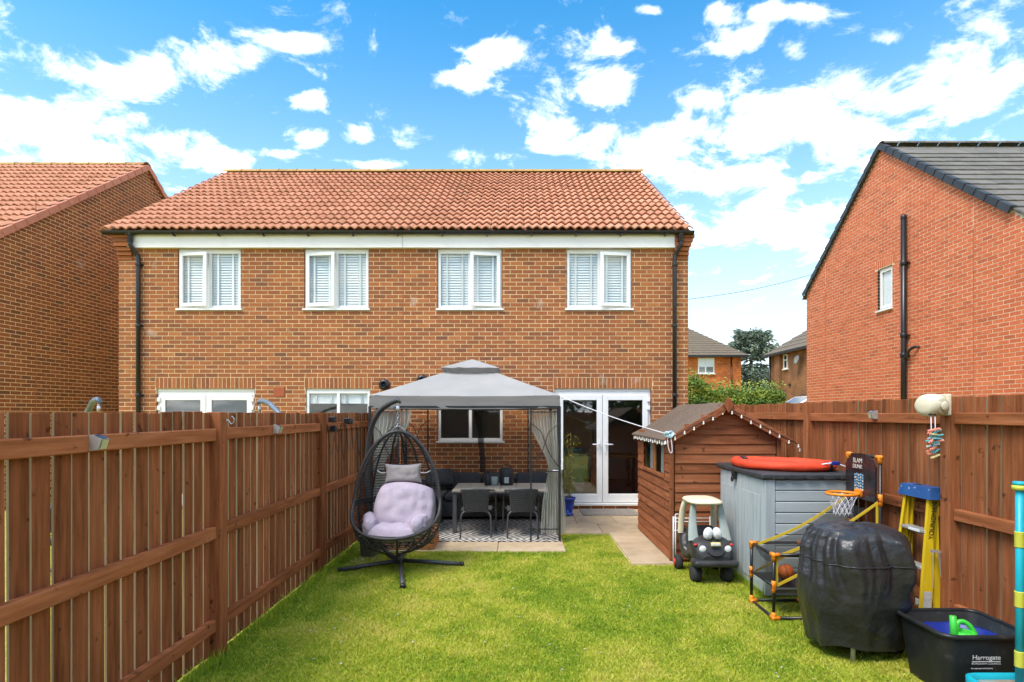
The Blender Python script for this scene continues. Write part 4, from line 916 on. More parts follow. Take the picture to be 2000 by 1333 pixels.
MB().cbox(-.235, -.165, 8.64, 8.655, .69, .78, .003).build('candle', 'sticker', ln); MB().tube(smooth([(-.28, 8.75, .90), (-.25, 8.75, .955), (-.2, 8.75, .965), (-.15, 8.75, .955), (-.12, 8.75, .90)], 4), .006, 6).build('handle', 'steel_dark', ln)
tag(MB().lathe([(.05, 0), (.058, .005), (.06, .12), (.055, .125), (.05, .12), (0, .1)], (-.385, 8.72, .653), 16).build('candle_jar', 'teal2' if 'teal2' in MT else 'sage', origin=(-.385, 8.72, .653)), 'teal candle jar beside the black lantern', 'candle jar')
bt = thing('bottle', 'dark squat bottle beside the teal candle jar', 'bottle', (-.49, 8.7, .652))
MB().lathe([(.045, 0), (.05, .01), (.05, .12), (.02, .16), (.018, .21), (.022, .215), (0, .22)], (-.49, 8.7, .653), 14).build('bottle_body', 'steel_dark', bt)
# blue pot with dry stalks, doormat, grey pot, slatted crate
pt = thing('plant_pot', 'glossy blue glazed pot of dry stalks beside the French doors', 'plant pot', (.80, 9.6, .036))
MB().lathe([(.07, 0), (.10, .01), (.115, .02), (.10, .035), (.09, .04), (.13, .26), (.145, .27), (.145, .30), (.125, .30), (.115, .25), (0, .24)], (.80, 9.6, .036), 20).build('pot', 'blue_glaze', pt)
for i in range(22):
    a = rng.uniform(0, 6.28); l = rng.uniform(.5, 1.15); sx = rng.uniform(-.16, .10); x, y = .80 + .07 * math.cos(a), 9.6 + .07 * math.sin(a)
    pts = smooth([(x, y, .28), (x + sx * .3, y - .02, .28 + l * .5), (x + sx, y - .05, .28 + l), (x + sx * 1.6 + .04, y - .08, .26 + l * rng.uniform(.85, 1.0))], 4)
    q = MB().tube(pts, [.006 - .0004 * k for k in range(len(pts))], 5)
    for k in range(4):
        p = pts[3 + 2 * k]; d = Vector((rng.uniform(-.09, .09), rng.uniform(-.06, .02), rng.uniform(-.1, .05))); q.add([p, p + d * .5 + Vector((.012, 0, .01)), p + d, p + d * .5 - Vector((.012, 0, 0))], [(0, 1, 2, 3)])
    q.build('stalk', 'dry', pt)
tag(MB().cbox(1.06, 2.02, 9.55, 10.16, .037, .05, .004).build('door_mat', 'felt_mat', origin=(1.5, 9.85, .037)), 'worn grey brown door mat before the French doors', 'door mat')
tag(MB().lathe([(.085, 0), (.10, .01), (.115, .24), (.125, .245), (.125, .275), (.11, .275), (.1, .2), (0, .2)], (-2.02 + .18, 6.95, .0), 20).build('plant_pot', 'grey_pot', origin=(-1.84, 6.95, 0)), 'plain grey pot standing by the fence behind the egg chair', 'plant pot')
cr = thing('wooden_crate', 'low slatted pine crate behind the egg chair', 'crate', (-1.45, 7.4, .036))
for z in (.04, .125, .21):
    MB().cbox(-1.72, -1.10, 7.16, 7.18, z, z + .065, .003).build('slat', 'pine', cr); MB().cbox(-1.72, -1.10, 7.62, 7.64, z, z + .065, .003).build('slat', 'pine', cr)
    for x in (-1.745, -1.10): MB().cbox(x, x + .02, 7.16, 7.64, z, z + .065, .003).build('slat', 'pine', cr)
for i in range(6): MB().cbox(-1.71 + i * .1, -1.62 + i * .1, 7.185, 7.615, .262, .277, .003).build('slat', 'pine', cr)
gv = MB()
for i in range(26): gv.ball((-1.98 + rng.uniform(0, .3), 6.75 + rng.uniform(-.25, .3), .012), rng.uniform(.012, .03), rng.uniform(.012, .03), rng.uniform(.008, .016), 7, 5)
tag(gv.build('gravel', 'slab'), 'scattered pale stones by the fence foot', 'gravel', kind='stuff')

# ------------------------------------------------------------------ hanging egg chair
def egg_chair(label, loc, flat=0.0):
    ec = thing('egg_chair', label, 'hanging chair', loc, 'hanging egg chairs'); ox, oy, oz = loc
    def T(p): return Vector((p[0] + ox, p[1] + oy, p[2] + oz))
    H = (0, 0, .09)
    MB().tube(smooth([T(p) for p in [(0, 0, .10), (-.16, .12, .13), (-.31, .22, .32), (-.43, .30, .72), (-.455, .31, 1.12), (-.41 - .05 * flat, .26, 1.5 + .12 * flat), (-.27, .10, 1.75 + .07 * flat), (-.1, -.07, 1.86 + .03 * flat), (.015, -.16, 1.90)]], 7), .030, 12).build('stand_pole', 'pole_grey', ec)
    MB().lathe([(.035, 0), (.036, .02), (.03, .025), (0, .025)], T((.015, -.16, 1.885)), 10, Matrix.Rotation(R(60), 3, 'Y')).build('pole_cap', 'pole_grey', ec)
    for p in ((.20, -.80, .035), (-.62, -.22, .035), (.71, .03, .035), (-.05, .55, .035)):
        v_ = Vector(p); leg = MB().tube([T((0, 0, .085)), T(v_ * .5 + Vector((0, 0, .045))), T(p)], .023, 10)
        leg = leg.build('base_leg', 'pole_grey', ec); MB().tube([T(v_ * .965 + Vector((0, 0, .001))), T(v_ * 1.02 + Vector((0, 0, -.001)))], .029, 10).build('foot_cap', 'black_plastic', leg)
    MB().lathe([(.04, .05), (.045, .06), (.045, .15), (.03, .16), (0, .16)], T((0, 0, 0)), 12).build('hub', 'pole_grey', ec)
    cx, cy, cz, A, D, C = .0, -.13, .885, .465, .42, .665
    def S(s, b):                              # s -1..1 height, b angle: 0 = right rim, pi/2 = back
        k = max(0, 1 - abs(s) ** 2.1) ** .5 if s > 0 else max(0, 1 - abs(s) ** 3.2) ** .5; a_ = A * (1 - .18 * s)
        return T((cx + a_ * k * math.cos(b), cy + D * k * math.sin(b) * (1.05 - .1 * s) + .05 * s, cz + C * s))
    s0 = -.66
    def open_(s): return math.pi / 2 if s > -.05 else math.pi / 2 * math.sqrt(max(0, 1 - ((s + .05) / (s0 + .05)) ** 2)) if s > s0 else 0.0
    def edge(s, right): w = open_(s); return -(math.pi / 2 - w) if right else math.pi + (math.pi / 2 - w)
    rim = [S(s, edge(s, True)) for s in [s0 + (1 - s0) * (1 - math.cos(math.pi * i / 30)) / 2 for i in range(31)]]
    riml = [S(s, edge(s, False)) for s in [s0 + (1 - s0) * (1 - math.cos(math.pi * i / 30)) / 2 for i in range(30, -1, -1)]]
    MB().tube(rim + riml[1:-1], .019, 8, closed=True).build('rim', 'rattan', ec)
    for i in range(42):
        s = -.95 + 1.90 * i / 41; b0, b1 = edge(s, True), edge(s, False)
        full = s <= s0 + .01
        pts = [S(s, b0 + (b1 - b0) * k / 26) for k in range(26 if full else 27)]
        MB().tube(pts, .0055, 5, closed=full).build('rattan_strand', 'rattan', ec)
    for i in range(15):
        b = -math.pi / 2 + 2 * math.pi * (i + .5) / 15
        ssv = [-.97 + 1.94 * k / 26 for k in range(27)]; pts = [S(s, b) for s in ssv if edge(s, True) <= b <= edge(s, False)]
        if len(pts) > 2: MB().tube(pts, .012, 6).build('rattan_rib', 'rattan', ec)
    band = MB()
    for s in (-.22, -.17): band.tube([S(s, edge(s, True) + (edge(s, False) - edge(s, True)) * k / 26) for k in range(27)], .016, 6)
    band.build('waist_band', 'rattan', ec)
    MB().tube(smooth([S(.965, .2), T((cx - .0, cy + .03, cz + C + .06)), S(.965, math.pi - .2)], 6), .008, 6).build('hanger_loop', 'chrome', ec)
    top = T((.0, -.11, cz + C + .05)); tip = T((.012, -.155, 1.88)); n = 8
    for i in range(n):
        c = top.lerp(tip, (i + .5) / n); h = (tip - top).length / n * .66
        lk = [c + Vector(((.011 * math.cos(a)) * (1 if i % 2 else 0), (.011 * math.cos(a)) * (0 if i % 2 else 1), h * math.sin(a))) for a in [2 * math.pi * k / 10 for k in range(10)]]
        MB().tube(lk, .0042, 5, closed=True).build('chain_link', 'chrome', ec)
    MB().lathe([(.018, -.03), (.02, -.028), (.02, .028), (.018, .03)], top.lerp(tip, .72), 10).build('spring', 'chrome', ec)
    return ec, T
ec, T_ = egg_chair('black rattan hanging egg chair with lilac cushions on the lawn', (-1.36, 6.45, 0))
def pillow(name, c, w, h, th, M, m, par, pinch=.12, wr=.012, seed=0, px=.45, rd=0.0):
    def fn(sg):
        def f(a, b):
            u, v = a * 2 - 1, b * 2 - 1; e = (max(0, 1 - abs(u) ** 3.2) * max(0, 1 - abs(v) ** 3.2)) ** px
            uu, vv = u, v; u, v = u * ((1 - rd) + rd * math.sqrt(1 - vv * vv / 2) * 1.08), v * ((1 - rd) + rd * math.sqrt(1 - uu * uu / 2) * 1.08)
            x = w * u * (1 - pinch * (1 - v * v) * abs(u) ** 2 * .6); y = h * v * (1 - pinch * (1 - u * u) * abs(v) ** 2)
            z = sg * th * e + wr * e * mnoise.noise(Vector((u * 2.2 + seed, v * 2.2, sg))) + .6 * wr * e * mnoise.noise(Vector((u * 6 + seed, v * 3, sg + 5)))
            return Vector(c) + M @ Vector((x, y, z))
        return f
    return MB().grid(fn(1), 26, 22).grid(fn(-1), 26, 22).build(name, m, par)
def basis(xd, yd):
    x = Vector(xd).normalized(); y = Vector(yd); y = (y - x * y.dot(x)).normalized(); return Matrix((x, y, x.cross(y))).transposed()
pillow('head_pillow', T_((.02, .10, 1.06)), .215, .115, .07, basis((1, .05, .01), (0, .12, 1)), 'greige', ec, .16, .01, 3)
for s in (-1, 1): MB().tube(smooth([T_((.02 + s * .2, .1, 1.07)), T_((.02 + s * .26, .12, 1.065)), T_((.02 + s * .31, .14, 1.09))], 4), .006, 5).build('pillow_tie', 'rope', ec)
pillow('back_cushion', T_((.075, -.07, .69)), .325, .285, .125, basis((1, .10, -.10), (.08, .42, 1)), 'lilac', ec, .0, .03, 1, .42, .6)
pillow('seat_cushion', T_((-.01, -.19, .465)), .30, .25, .10, basis((1, 0, -.02), (0, 1, .05)), 'lilac', ec, .0, .03, 2, .42, .8)
for s in (-1, 1): pillow('arm_cushion', T_((s * .275 - .01, -.2, .525)), .19, .115, .07, basis((.25 * s, 1, .15), (0, -.1, 1)), 'lilac', ec, .0, .025, 5 + s, .45, .5)
# the neighbours' hanging chairs, tops above the fence
e2, T2 = egg_chair('neighbour hanging chair, its pale curved pole over the fence near the far gable', (-4.60, 6.35, 0), 1.0)
e2.name = 'egg_chair'
for o in e2.children:
    if o.name.startswith(('stand_pole', 'pole_cap')): o.data.materials[0] = MT['pole_blue']
e3 = copy_tree(e2); e3.location = (-3.19, 6.85, 0); e3.rotation_euler = (0, 0, R(180)); e3['label'] = 'neighbour hanging chair, its pale curved pole over the fence before the kitchen window'
# ------------------------------------------------------------------ garden shed
SX0, SX1, SY0, SY1 = 1.765, 3.03, 6.64, 8.46; SEZ, SAZ = 1.50, 1.86; SXM = (SX0 + SX1) / 2
sh = thing('garden_shed', 'small brown overlap timber shed with felt roof and fairy lights', 'shed', (SXM, (SY0 + SY1) / 2, 0))
MB().cbox(SX0 + .02, SX1 - .02, SY0 + .02, SY1, .0, .06, .005).build('floor_base', 'shed_x', sh)
inner = MB()
inner.box(SX0 + .02, SX1 - .02, SY1 - .03, SY1, .06, SEZ).box(SX1 - .05, SX1 - .02, SY0 + .03, SY1 - .03, .06, SEZ)
inner.build('inner_wall', 'shed_z', sh)
slope = (SAZ - SEZ) / (SXM - SX0 + .05)
def clad_x(z, x0, x1):
    mb = MB(); y = SY0; mb.add([(x0, y - .012, z), (x1, y - .012, z), (x1, y + .004, z + .118), (x0, y + .004, z + .118), (x0, y + .008, z), (x1, y + .008, z), (x1, y + .014, z + .118), (x0, y + .014, z + .118)], [(0, 1, 2, 3), (4, 7, 6, 5), (0, 4, 5, 1), (0, 3, 7, 4), (1, 5, 6, 2), (3, 2, 6, 7)])
    mb.build('cladding_board', 'shed_x', sh)
zz_ = .05
while zz_ < 1.84:
    zm = zz_ + .112; h = max(0, zm - (SEZ + .03)) / ((SAZ - SEZ) / (SXM - SX0)); a, b = SX0 + .045 + max(0, h - .04), SX1 - .045 - max(0, h - .04)
    if b - a > .1: clad_x(zz_, a, b)
    zz_ += .112
WY0, WY1, WZ0, WZ1 = 6.93, 8.06, 1.0, 1.455
zz_ = .05; x = SX0
while zz_ < 1.47:
    for (a, b) in ([(SY0 + .0, WY0), (WY1, SY1)] if zz_ + .06 > WZ0 else [(SY0, SY1)]):
        MB().add([(x - .012, a, zz_), (x - .012, b, zz_), (x + .004, b, zz_ + .118), (x + .004, a, zz_ + .118), (x + .008, a, zz_), (x + .008, b, zz_), (x + .014, b, zz_ + .118), (x + .014, a, zz_ + .118)], [(0, 3, 2, 1), (4, 5, 6, 7), (0, 1, 5, 4), (0, 4, 7, 3), (1, 2, 6, 5), (3, 7, 6, 2)]).build('cladding_board', 'shed_y', sh)
    zz_ += .112
for a in (SX0 - .016, SX1 - .03): MB().cbox(a, a + .046, SY0 - .022, SY0 + .02, .02, SEZ + .04, .004).build('corner_trim', 'shed_z', sh)
w = MB()
w.cbox(SX0 - .02, SX0 + .02, WY0 - .03, WY1 + .03, WZ0 - .04, WZ0, .003).cbox(SX0 - .015, SX0 + .02, WY0 - .03, WY0, WZ0, WZ1, .003).cbox(SX0 - .015, SX0 + .02, WY1, WY1 + .03, WZ0, WZ1, .003).cbox(SX0 - .01, SX0 + .02, 7.44, 7.50, WZ0, WZ1, .003)
w = w.build('window', 'shed_z', sh)
MB().cbox(SX0 - .004, SX0 + .02, 7.42, 7.44, WZ0, WZ1, .002).build('glazing_bar', 'pine', w)
for a, b in ((WY0, 7.42), (7.50, WY1)): MB().box(SX0 + .006, SX0 + .009, a, b, WZ0, WZ1).build('pane', 'glass', w)
for a, b in ((6.98, 7.2), (7.55, 7.8)):   # pale cloth hanging behind the panes
    MB().grid(lambda u_, v_, a=a, b=b: Vector((SX0 + .03 + .012 * math.sin(u_ * 20), a + (b - a) * (u_ + .3 * v_ * (1 - u_)), WZ1 - v_ * .45)), 14, 6).build('curtain', 'sticker', w)
# felt roof, two slopes, slightly sagging and lifted at the edges
for sg, nm in ((-1, 0), (1, 1)):
    def top(u_, v_, sg=sg, dz=0):
        xe = (SX0 - .075 if sg < 0 else SX1 + .085); x = SXM + (xe - SXM) * u_; y = SY0 - .075 + (SY1 - SY0 + .19) * v_
        z = SAZ + .02 - (SAZ - SEZ + .075) * u_ - .018 * math.sin(math.pi * u_) * (.4 + v_) + .008 * mnoise.noise(Vector((x * 4, y * 2.5, 3))) + (.018 * max(0, v_ - .9) * 10 * mnoise.noise(Vector((x * 6, 1, 2))))
        return Vector((x, y, z + dz))
    mb = MB().grid(top, 14, 20).grid(lambda a, b: top(a, b, dz=-.022), 14, 20)
    n = 20; mb.grid(lambda a, b: top(1, b, dz=-.022 * a), 2, 20, smooth=False).grid(lambda a, b: top(b, 0, dz=-.022 * a), 2, 14, smooth=False); mb.build('roof_felt', 'felt', sh)
    a = (SX0 - .085 if sg < 0 else SX1 + .095); MB().bar((SXM, SY0 - .088, SAZ - .028), (a, SY0 - .088, SEZ - .082), .02, .075, up=(0, -1, 0) if False else (0, 0, 1), c=.003).build('barge_board', 'shed_x', sh)
MB().prism([(0, -.1), (.062, -.01), (0, .085), (-.062, -.01)], lambda p, q, t: (SXM + p, t, SAZ + .0 + q), SY0 - .122, SY0 - .10).build('finial', 'shed_z', sh)
MB().bar((SXM - .17, SY0 - .112, SAZ - .15), (SXM - .05, SY0 - .112, SAZ - .075), .014, .05, c=.003).build('trim_block', 'shed_x', sh)
# fairy lights
fl_ = thing('fairy_lights', 'string of small frosted bulbs along the shed gable and eave', 'string lights', (SXM, SY0 - .1, SAZ))
bulb_me = meshof(MB().ball((0, 0, -.018), .0115, .0115, .014, 8, 6).lathe([(.006, -.008), (.008, 0), (.006, .012), (0, .012)], (0, 0, 0), 6), 'bulb')
cable = []
for i in range(15):
    t_ = i / 14; x = SX0 - .09 + (SX1 - SX0 + .26) * t_; d = abs(x - SXM); z = SAZ - .05 - d * slope * .98
    place('bulb', bulb_me, (x, SY0 - .112, z - .012 - .01 * (i % 2)), fl_); cable.append((x, SY0 - .106, z + .004 * (i % 2)))
place('bulb', bulb_me, (SX1 + .19, SY0 - .1, 1.34), fl_)
for i in range(16): y = SY0 - .06 + i * .115; place('bulb', bulb_me, (SX0 - .09, y, SEZ - .085 - .01 * (i % 2)), fl_); 
MB().tube(cable, .004, 5).build('cable', 'steel_dark', fl_)
MB().tube([(SX0 - .085, SY0 - .06, SEZ - .072), (SX0 - .085, SY0 + 1.7, SEZ - .072)], .004, 5).build('cable', 'steel_dark', fl_)
# washing line from the gazebo to the shed
wl = thing('washing_line', 'pale washing line from the gazebo corner to the shed eave', 'washing line', (SX0 - .03, SY0 - .08, 1.5))
A_, B_ = Vector((GX1 + .01, GY0 - .01, 1.98)), Vector((SX0 - .055, SY0 - .09, 1.51))
MB().tube([A_.lerp(B_, i / 16) - Vector((0, 0, .03 * math.sin(math.pi * i / 16))) for i in range(17)], .0055, 6).build('rope', 'rope', wl)
kn = MB()
for i in range(5): kn.tube([B_ + Vector((.03 * math.cos(a) + .012 * i - .02, -.02 + .012 * math.sin(a * 2), .03 * math.sin(a) + rng.uniform(-.01, .01))) for a in [2 * math.pi * k / 10 for k in range(10)]], .007, 5, closed=True)
kn.build('knot', 'rope_blue', wl)
MB().tube(smooth([B_, B_ + Vector((-.01, -.02, -.1)), B_ + Vector((.012, -.02, -.2)), B_ + Vector((.04, -.02, -.2)), B_ + Vector((.035, -.02, -.1)), B_ + Vector((.02, 0, 0))], 5), .0055, 6).build('loop', 'rope', wl)
MB().tube(smooth([B_, B_ + Vector((.05, -.01, .02)), B_ + Vector((.08, -.01, -.01))], 4), .007, 6).build('tail', 'rope', wl)
# white wire rack between shed and toy car
wr = thing('wire_rack', 'white wire rack leaning on the shed behind the toy car', 'rack', (1.98, 6.58, 0))
for z in (.50, .54, .40): MB().tube([(1.77, 6.57, z), (2.22, 6.57, z)], .006, 6).build('wire', 'white_pl', wr)
for x in (1.775, 1.80, 2.2): MB().tube([(x, 6.57, .0), (x, 6.57, .56)], .008, 6).build('upright', 'white_pl', wr)
MB().tube(smooth([(1.795, 6.57, .5), (1.795, 6.57, .57), (1.82, 6.57, .59), (1.845, 6.57, .57), (1.845, 6.57, .5)], 4), .006, 6).build('hook', 'white_pl', wr)

# ------------------------------------------------------------------ ride-on toy car
tcx, tcy = 1.985, 6.1
tcar = thing('toy_car', 'black ride-on toy car with cream roof and white eyes beside the shed', 'toy car', (tcx, tcy, 0))
def PL(t, tab):
    for (a, va), (b, vb) in zip(tab, tab[1:]):
        if t <= b: k = (t - a) / (b - a); k = k * k * (3 - 2 * k); return va + (vb - va) * k
    return tab[-1][1]
HW = [(0, .13), (.06, .185), (.2, .205), (.5, .2), (.8, .205), (.95, .18), (1, .13)]
TOP = [(0, .31), (.05, .39), (.16, .45), (.30, .475), (.40, .44), (.5, .33), (.68, .33), (.78, .44), (.92, .47), (1, .40)]
BOT = [(0, .235), (.05, .205), (.2, .20), (.35, .215), (.5, .17), (.7, .15), (.85, .2), (1, .28)]
def body(u_, v_):
    t_ = v_; w, zt, zb = PL(t_, HW), PL(t_, TOP), PL(t_, BOT); a = 2 * math.pi * u_; ca, sa = math.cos(a), math.sin(a); n = .55
    x = w * math.copysign(abs(ca) ** n, ca); z = (zt + zb) / 2 + (zt - zb) / 2 * math.copysign(abs(sa) ** .62, sa)
    return Vector((tcx + x, tcy - .36 + .74 * t_, z))
bd = MB().grid(body, 36, 40, closeu=True)
for tt in (0, 1): c_ = [body(i / 36, tt) for i in range(36)]; bd.add(c_, [tuple(range(36))])
bd = bd.build('body', 'toy_black', tcar)
MB().rbox((tcx, tcy - .30, .232), (.225, .10, .035), .034).build('bumper', 'toy_black', tcar)
MB().rbox((tcx, tcy + .16, .38), (.15, .05, .14), .045, M=Matrix.Rotation(R(-8), 3, 'X')).build('seat', 'toy_black', tcar)
def rf_(u_, v_):
    a = 2 * math.pi * u_; ca, sa = math.cos(a), math.sin(a); r_ = math.sin(math.pi * v_); n = .6
    return Vector((tcx - .015 + .185 * r_ * math.copysign(abs(ca) ** n, ca), tcy + .045 + .245 * r_ * math.copysign(abs(sa) ** n, sa), .80 - .035 * math.cos(math.pi * v_) * (1.35 if v_ > .5 else 1) + .012 * (1 - (2 * v_ - 1) ** 2)))
MB().grid(rf_, 32, 14, closeu=True).build('roof', 'cream', tcar)
def strip(pts, w0, w1, th, nm, m, par, wd=(1, 0, 0)):
    P_ = smooth(pts, 6); mb = MB(); n = len(P_); wd = Vector(wd)
    ring_ = []
    for i, p in enumerate(P_):
        d = (P_[min(i + 1, n - 1)] - P_[max(i - 1, 0)]).normalized(); nn = d.cross(wd).normalized(); k = i / (n - 1); w_ = w0 + (w1 - w0) * k
        for a in range(12):
            ca, sa = math.cos(2 * math.pi * a / 12), math.sin(2 * math.pi * a / 12)
            ring_.append(p + wd * (w_ * math.copysign(abs(ca) ** .6, ca)) + nn * (th * math.copysign(abs(sa) ** .6, sa)))
    mb.add(ring_, [(i * 12 + a, i * 12 + (a + 1) % 12, (i + 1) * 12 + (a + 1) % 12, (i + 1) * 12 + a) for i in range(n - 1) for a in range(12)], smooth=True); return mb.build(nm, m, par)
for s in (-1, 1):
    strip([(tcx + s * .165, tcy - .16, .42), (tcx + s * .168, tcy - .13, .50), (tcx + s * .155, tcy - .08, .65), (tcx + s * .14, tcy - .06, .79)], .062, .027, .024, 'front_pillar', 'sage', tcar)
    strip([(tcx + s * .185, tcy + .26, .42), (tcx + s * .18, tcy + .255, .55), (tcx + s * .165, tcy + .22, .72), (tcx + s * .13, tcy + .17, .81)], .032, .03, .03, 'rear_pillar', 'cream', tcar)
    ex = tcx + s * .047
    ey_ = MB().ball((ex, tcy - .245, .515), .049, .034, .065, 14, 10, M=Matrix.Rotation(R(-14 * s), 3, 'Y')).build('eye', 'white_pl', tcar)
    MB().ball((ex - s * .010, tcy - .277, .487), .021, .008, .028, 12, 8).build('pupil', 'grey_eye', ey_)
    MB().ball((tcx + s * .128, tcy - .332, .375), .035, .012, .035, 14, 8).build('headlight', 'white_pl', tcar)
    MB().ball((tcx + s * .185, tcy - .275, .405), .022, .02, .015, 10, 6).build('indicator', 'red_pl', tcar)
    # wheels
    Mx = Matrix.Rotation(R(90), 3, 'Y')
    for (wx, wy, r_, hw) in ((tcx + s * .16, tcy - .20, .092, .05), (tcx + s * .205, tcy + .28, .088, .038)):
        wh = MB().lathe([(0, -hw), (r_ * .55, -hw), (r_ * .85, -hw * .9), (r_ * .98, -hw * .5), (r_, 0), (r_ * .98, hw * .5), (r_ * .85, hw * .9), (r_ * .55, hw), (0, hw)], (wx, wy, r_ - .004), 20, Mx).build('wheel', 'rubber', tcar)
        if wy > tcy: MB().lathe([(0, 0), (.04, 0), (.045, .01), (.02, .015), (0, .015)], (wx + s * hw * .98, wy, r_), 12, Matrix.Rotation(R(90 * s), 3, 'Y')).build('hub_cap', 'red_pl', wh)
        else: MB().tube(smooth([(wx - s * .0, wy, .235), (wx - s * .06, wy - .01, .22), (wx - s * .075, wy - .01, .15), (wx - s * .07, wy, .082), (wx - s * .03, wy, .082)], 4), .006, 6).build('fork', 'chrome', wh)
MB().rbox((tcx, tcy - .345, .425), (.05, .012, .022), .011, M=Matrix.Rotation(R(-25), 3, 'X')).build('name_plate', 'gold', tcar)
MB().rbox((tcx, tcy - .353, .424), (.04, .008, .014), .007, M=Matrix.Rotation(R(-25), 3, 'X')).build('plate_face', 'sticker', tcar)
MB().tube(smooth([(tcx - .085, tcy - .350, .355), (tcx - .05, tcy - .366, .325), (tcx, tcy - .37, .315), (tcx + .05, tcy - .366, .325), (tcx + .085, tcy - .350, .355)], 5), .007, 6).build('smile', 'rubber', tcar)
text('side_lettering', 'cozy', .06, 'sticker', (tcx - .2045, tcy + .02, .29), (R(90), 0, R(-90)), tcar, .001, 'CENTER')

# ------------------------------------------------------------------ grey storage box
BX0, BX1, BY0, BY1, BZ1 = 2.31, 3.17, 5.36, 6.56, 1.13
st_ = thing('storage_box', 'tall grey resin storage box with charcoal lid beside the fence', 'storage box', ((BX0 + BX1) / 2, (BY0 + BY1) / 2, 0))
MB().box(BX0 + .02, BX1 - .02, BY0 + .02, BY1 - .02, .03, BZ1).build('carcass', 'resin_v', st_)
for z in range(10): MB().cbox(BX0 + .10, BX1 - .02, BY0 - .003, BY0 + .019, .085 + z * .1045, .085 + z * .1045 + .0985, .006).build('side_board', 'resin_h', st_)
MB().cbox(BX0 - .004, BX0 + .098, BY0 - .008, BY0 + .0195, .03, BZ1, .006).build('corner_trim', 'resin_v', st_)
for k, (a, b) in enumerate(((BY0 + .03, 5.95), (5.955, BY1 - .03))):
    d = MB().cbox(BX0 - .006, BX0 + .018, a, b, .05, BZ1 - .01, .006); 
    d = d.build('door', 'resin_v', st_)
    n = 6
    for i in range(n):
        ya = a + .05 + i * (b - a - .1) / n; MB().cbox(BX0 - .012, BX0 - .0065, ya + .004, ya + (b - a - .1) / n - .004, .12, BZ1 - .16, .002).build('door_rib', 'resin_v', d)
lid = MB().cbox(BX0 - .04, BX1 + .02, BY0 - .035, BY1 + .02, BZ1, BZ1 + .055, .014)
lid = lid.build('lid', 'lid', st_)
for i in range(5): MB().cbox(BX0 + .06 + i * .16, BX0 + .17 + i * .16, BY0 - .044, BY0 - .0355, BZ1 + .004, BZ1 + .045, .004).build('lid_rib', 'lid', lid)
MB().rbox((BX0 - .03, 6.05, BZ1 - .02), (.02, .035, .06), .015).build('latch', 'black_plastic', st_)
MB().lathe([(.03, 0), (.03, .012), (.012, .014), (.012, .0)], (BX0 - .045, 6.05, BZ1 - .075), 12, Matrix.Rotation(R(-90), 3, 'Y')).build('padlock_ring', 'black_plastic', st_)
MB().box(BX0 + .05, BX1 - .05, BY0 + .04, BY1 - .04, .0, .03).build('feet', 'black_plastic', st_)
# orange float on the lid
of = thing('rescue_float', 'orange red fabric float with rope lying on the storage box lid', 'float', (2.72, 5.9, BZ1 + .056))
loop = smooth([(2.36, 5.75, 0), (2.34, 6.1, 0), (2.46, 6.32, 0), (2.75, 6.2, 0), (3.05, 5.95, 0), (3.10, 5.70, 0), (2.95, 5.52, 0), (2.65, 5.52, 0)], 8, closed=True)
def flt(u_, v_):
    i = u_ * len(loop); p = loop[int(i) % len(loop)]; q = loop[(int(i) + 1) % len(loop)]; d = (q - p).normalized(); nn = Vector((d.y, -d.x, 0)); a = 2 * math.pi * v_; rr_ = .062 + .012 * mnoise.noise(Vector((p.x * 5, p.y * 5, a)))
    return Vector((p.x, p.y, BZ1 + .056 + .045)) + nn * (rr_ * math.cos(a)) + Vector((0, 0, .046 * math.sin(a) + .006 * mnoise.noise(Vector((p.x * 9, p.y * 9, 1)))))
MB().grid(flt, len(loop), 15, closeu=True).build('tube_body', 'orange_fab', of)
for (cx_, cy_, an) in ((2.98, 5.535, 20), (2.45, 6.26, 35)):
    M = Matrix.Translation((cx_, cy_, BZ1 + .101)) @ Matrix.Rotation(R(an), 4, 'Z') @ Matrix.Rotation(R(90), 4, 'Y'); MB().lathe([(.066, -.02), (.068, 0), (.066, .02)], (0, 0, 0), 14, sx=.74).v
    q = MB(); q.lathe([(.064, -.018), (.071, -.016), (.071, .016), (.064, .018)], (0, 0, 0), 14, sx=.74); q.v = [tuple(M @ Vector(p)) for p in q.v]; q.build('strap', 'black_plastic', of)
MB().tube(smooth([(2.9, 5.46, BZ1 + .13), (3.0, 5.44, BZ1 + .145), (3.12, 5.43, BZ1 + .11), (3.2, 5.42, BZ1 + .075)], 5), .007, 6).build('cord', 'net_white', of)
MB().cbox(2.98, 3.06, 5.425, 5.46, BZ1 + .125, BZ1 + .16, .006).build('buckle', 'basin', of)

# ------------------------------------------------------------------ toy basketball game
AX0, AX1, AY0, AY1 = 2.135, 3.03, 4.78, 5.24
bb = thing('basketball_game', 'toy basketball game of black tubes, orange joints and yellow straps', 'basketball game', ((AX0 + AX1) / 2, 5.0, 0))
def pipe(a, b, nm='tube'): MB().tube([a, b], .0135, 10).build(nm, 'black_plastic', bb)
def joint(p, d): 
    q = MB(); p = Vector(p)
    for k in d: q.tube([p - Vector(k) * .018, p + Vector(k) * .05], .0185, 10)
    q.build('joint', 'orange_pl', bb)
XM = 2.60
for x in (AX0, XM):
    for y in (AY0, AY1):
        pipe((x, y, .03), (x, y, .56)); sy_ = 1 if y == AY0 else -1; sx_ = 1 if x == AX0 else -1
        joint((x, y, .56), ((0, 0, -1), (sx_, 0, 0), (0, sy_, 0))); joint((x, y, .295), ((0, 0, 1), (0, 0, -1))); joint((x, y, .03), ((0, 0, 1), (sx_, 0, 0), (0, sy_, 0)))
    pipe((x, AY0, .56), (x, AY1, .56)); pipe((x, AY0, .03), (x, AY1, .03))
for y in (AY0, AY1): pipe((AX0, y, .56), (XM, y, .56)); pipe((AX0, y, .03), (AX1, y, .03))
pipe((AX0, AY0, .30), (AX0, AY1, .30))
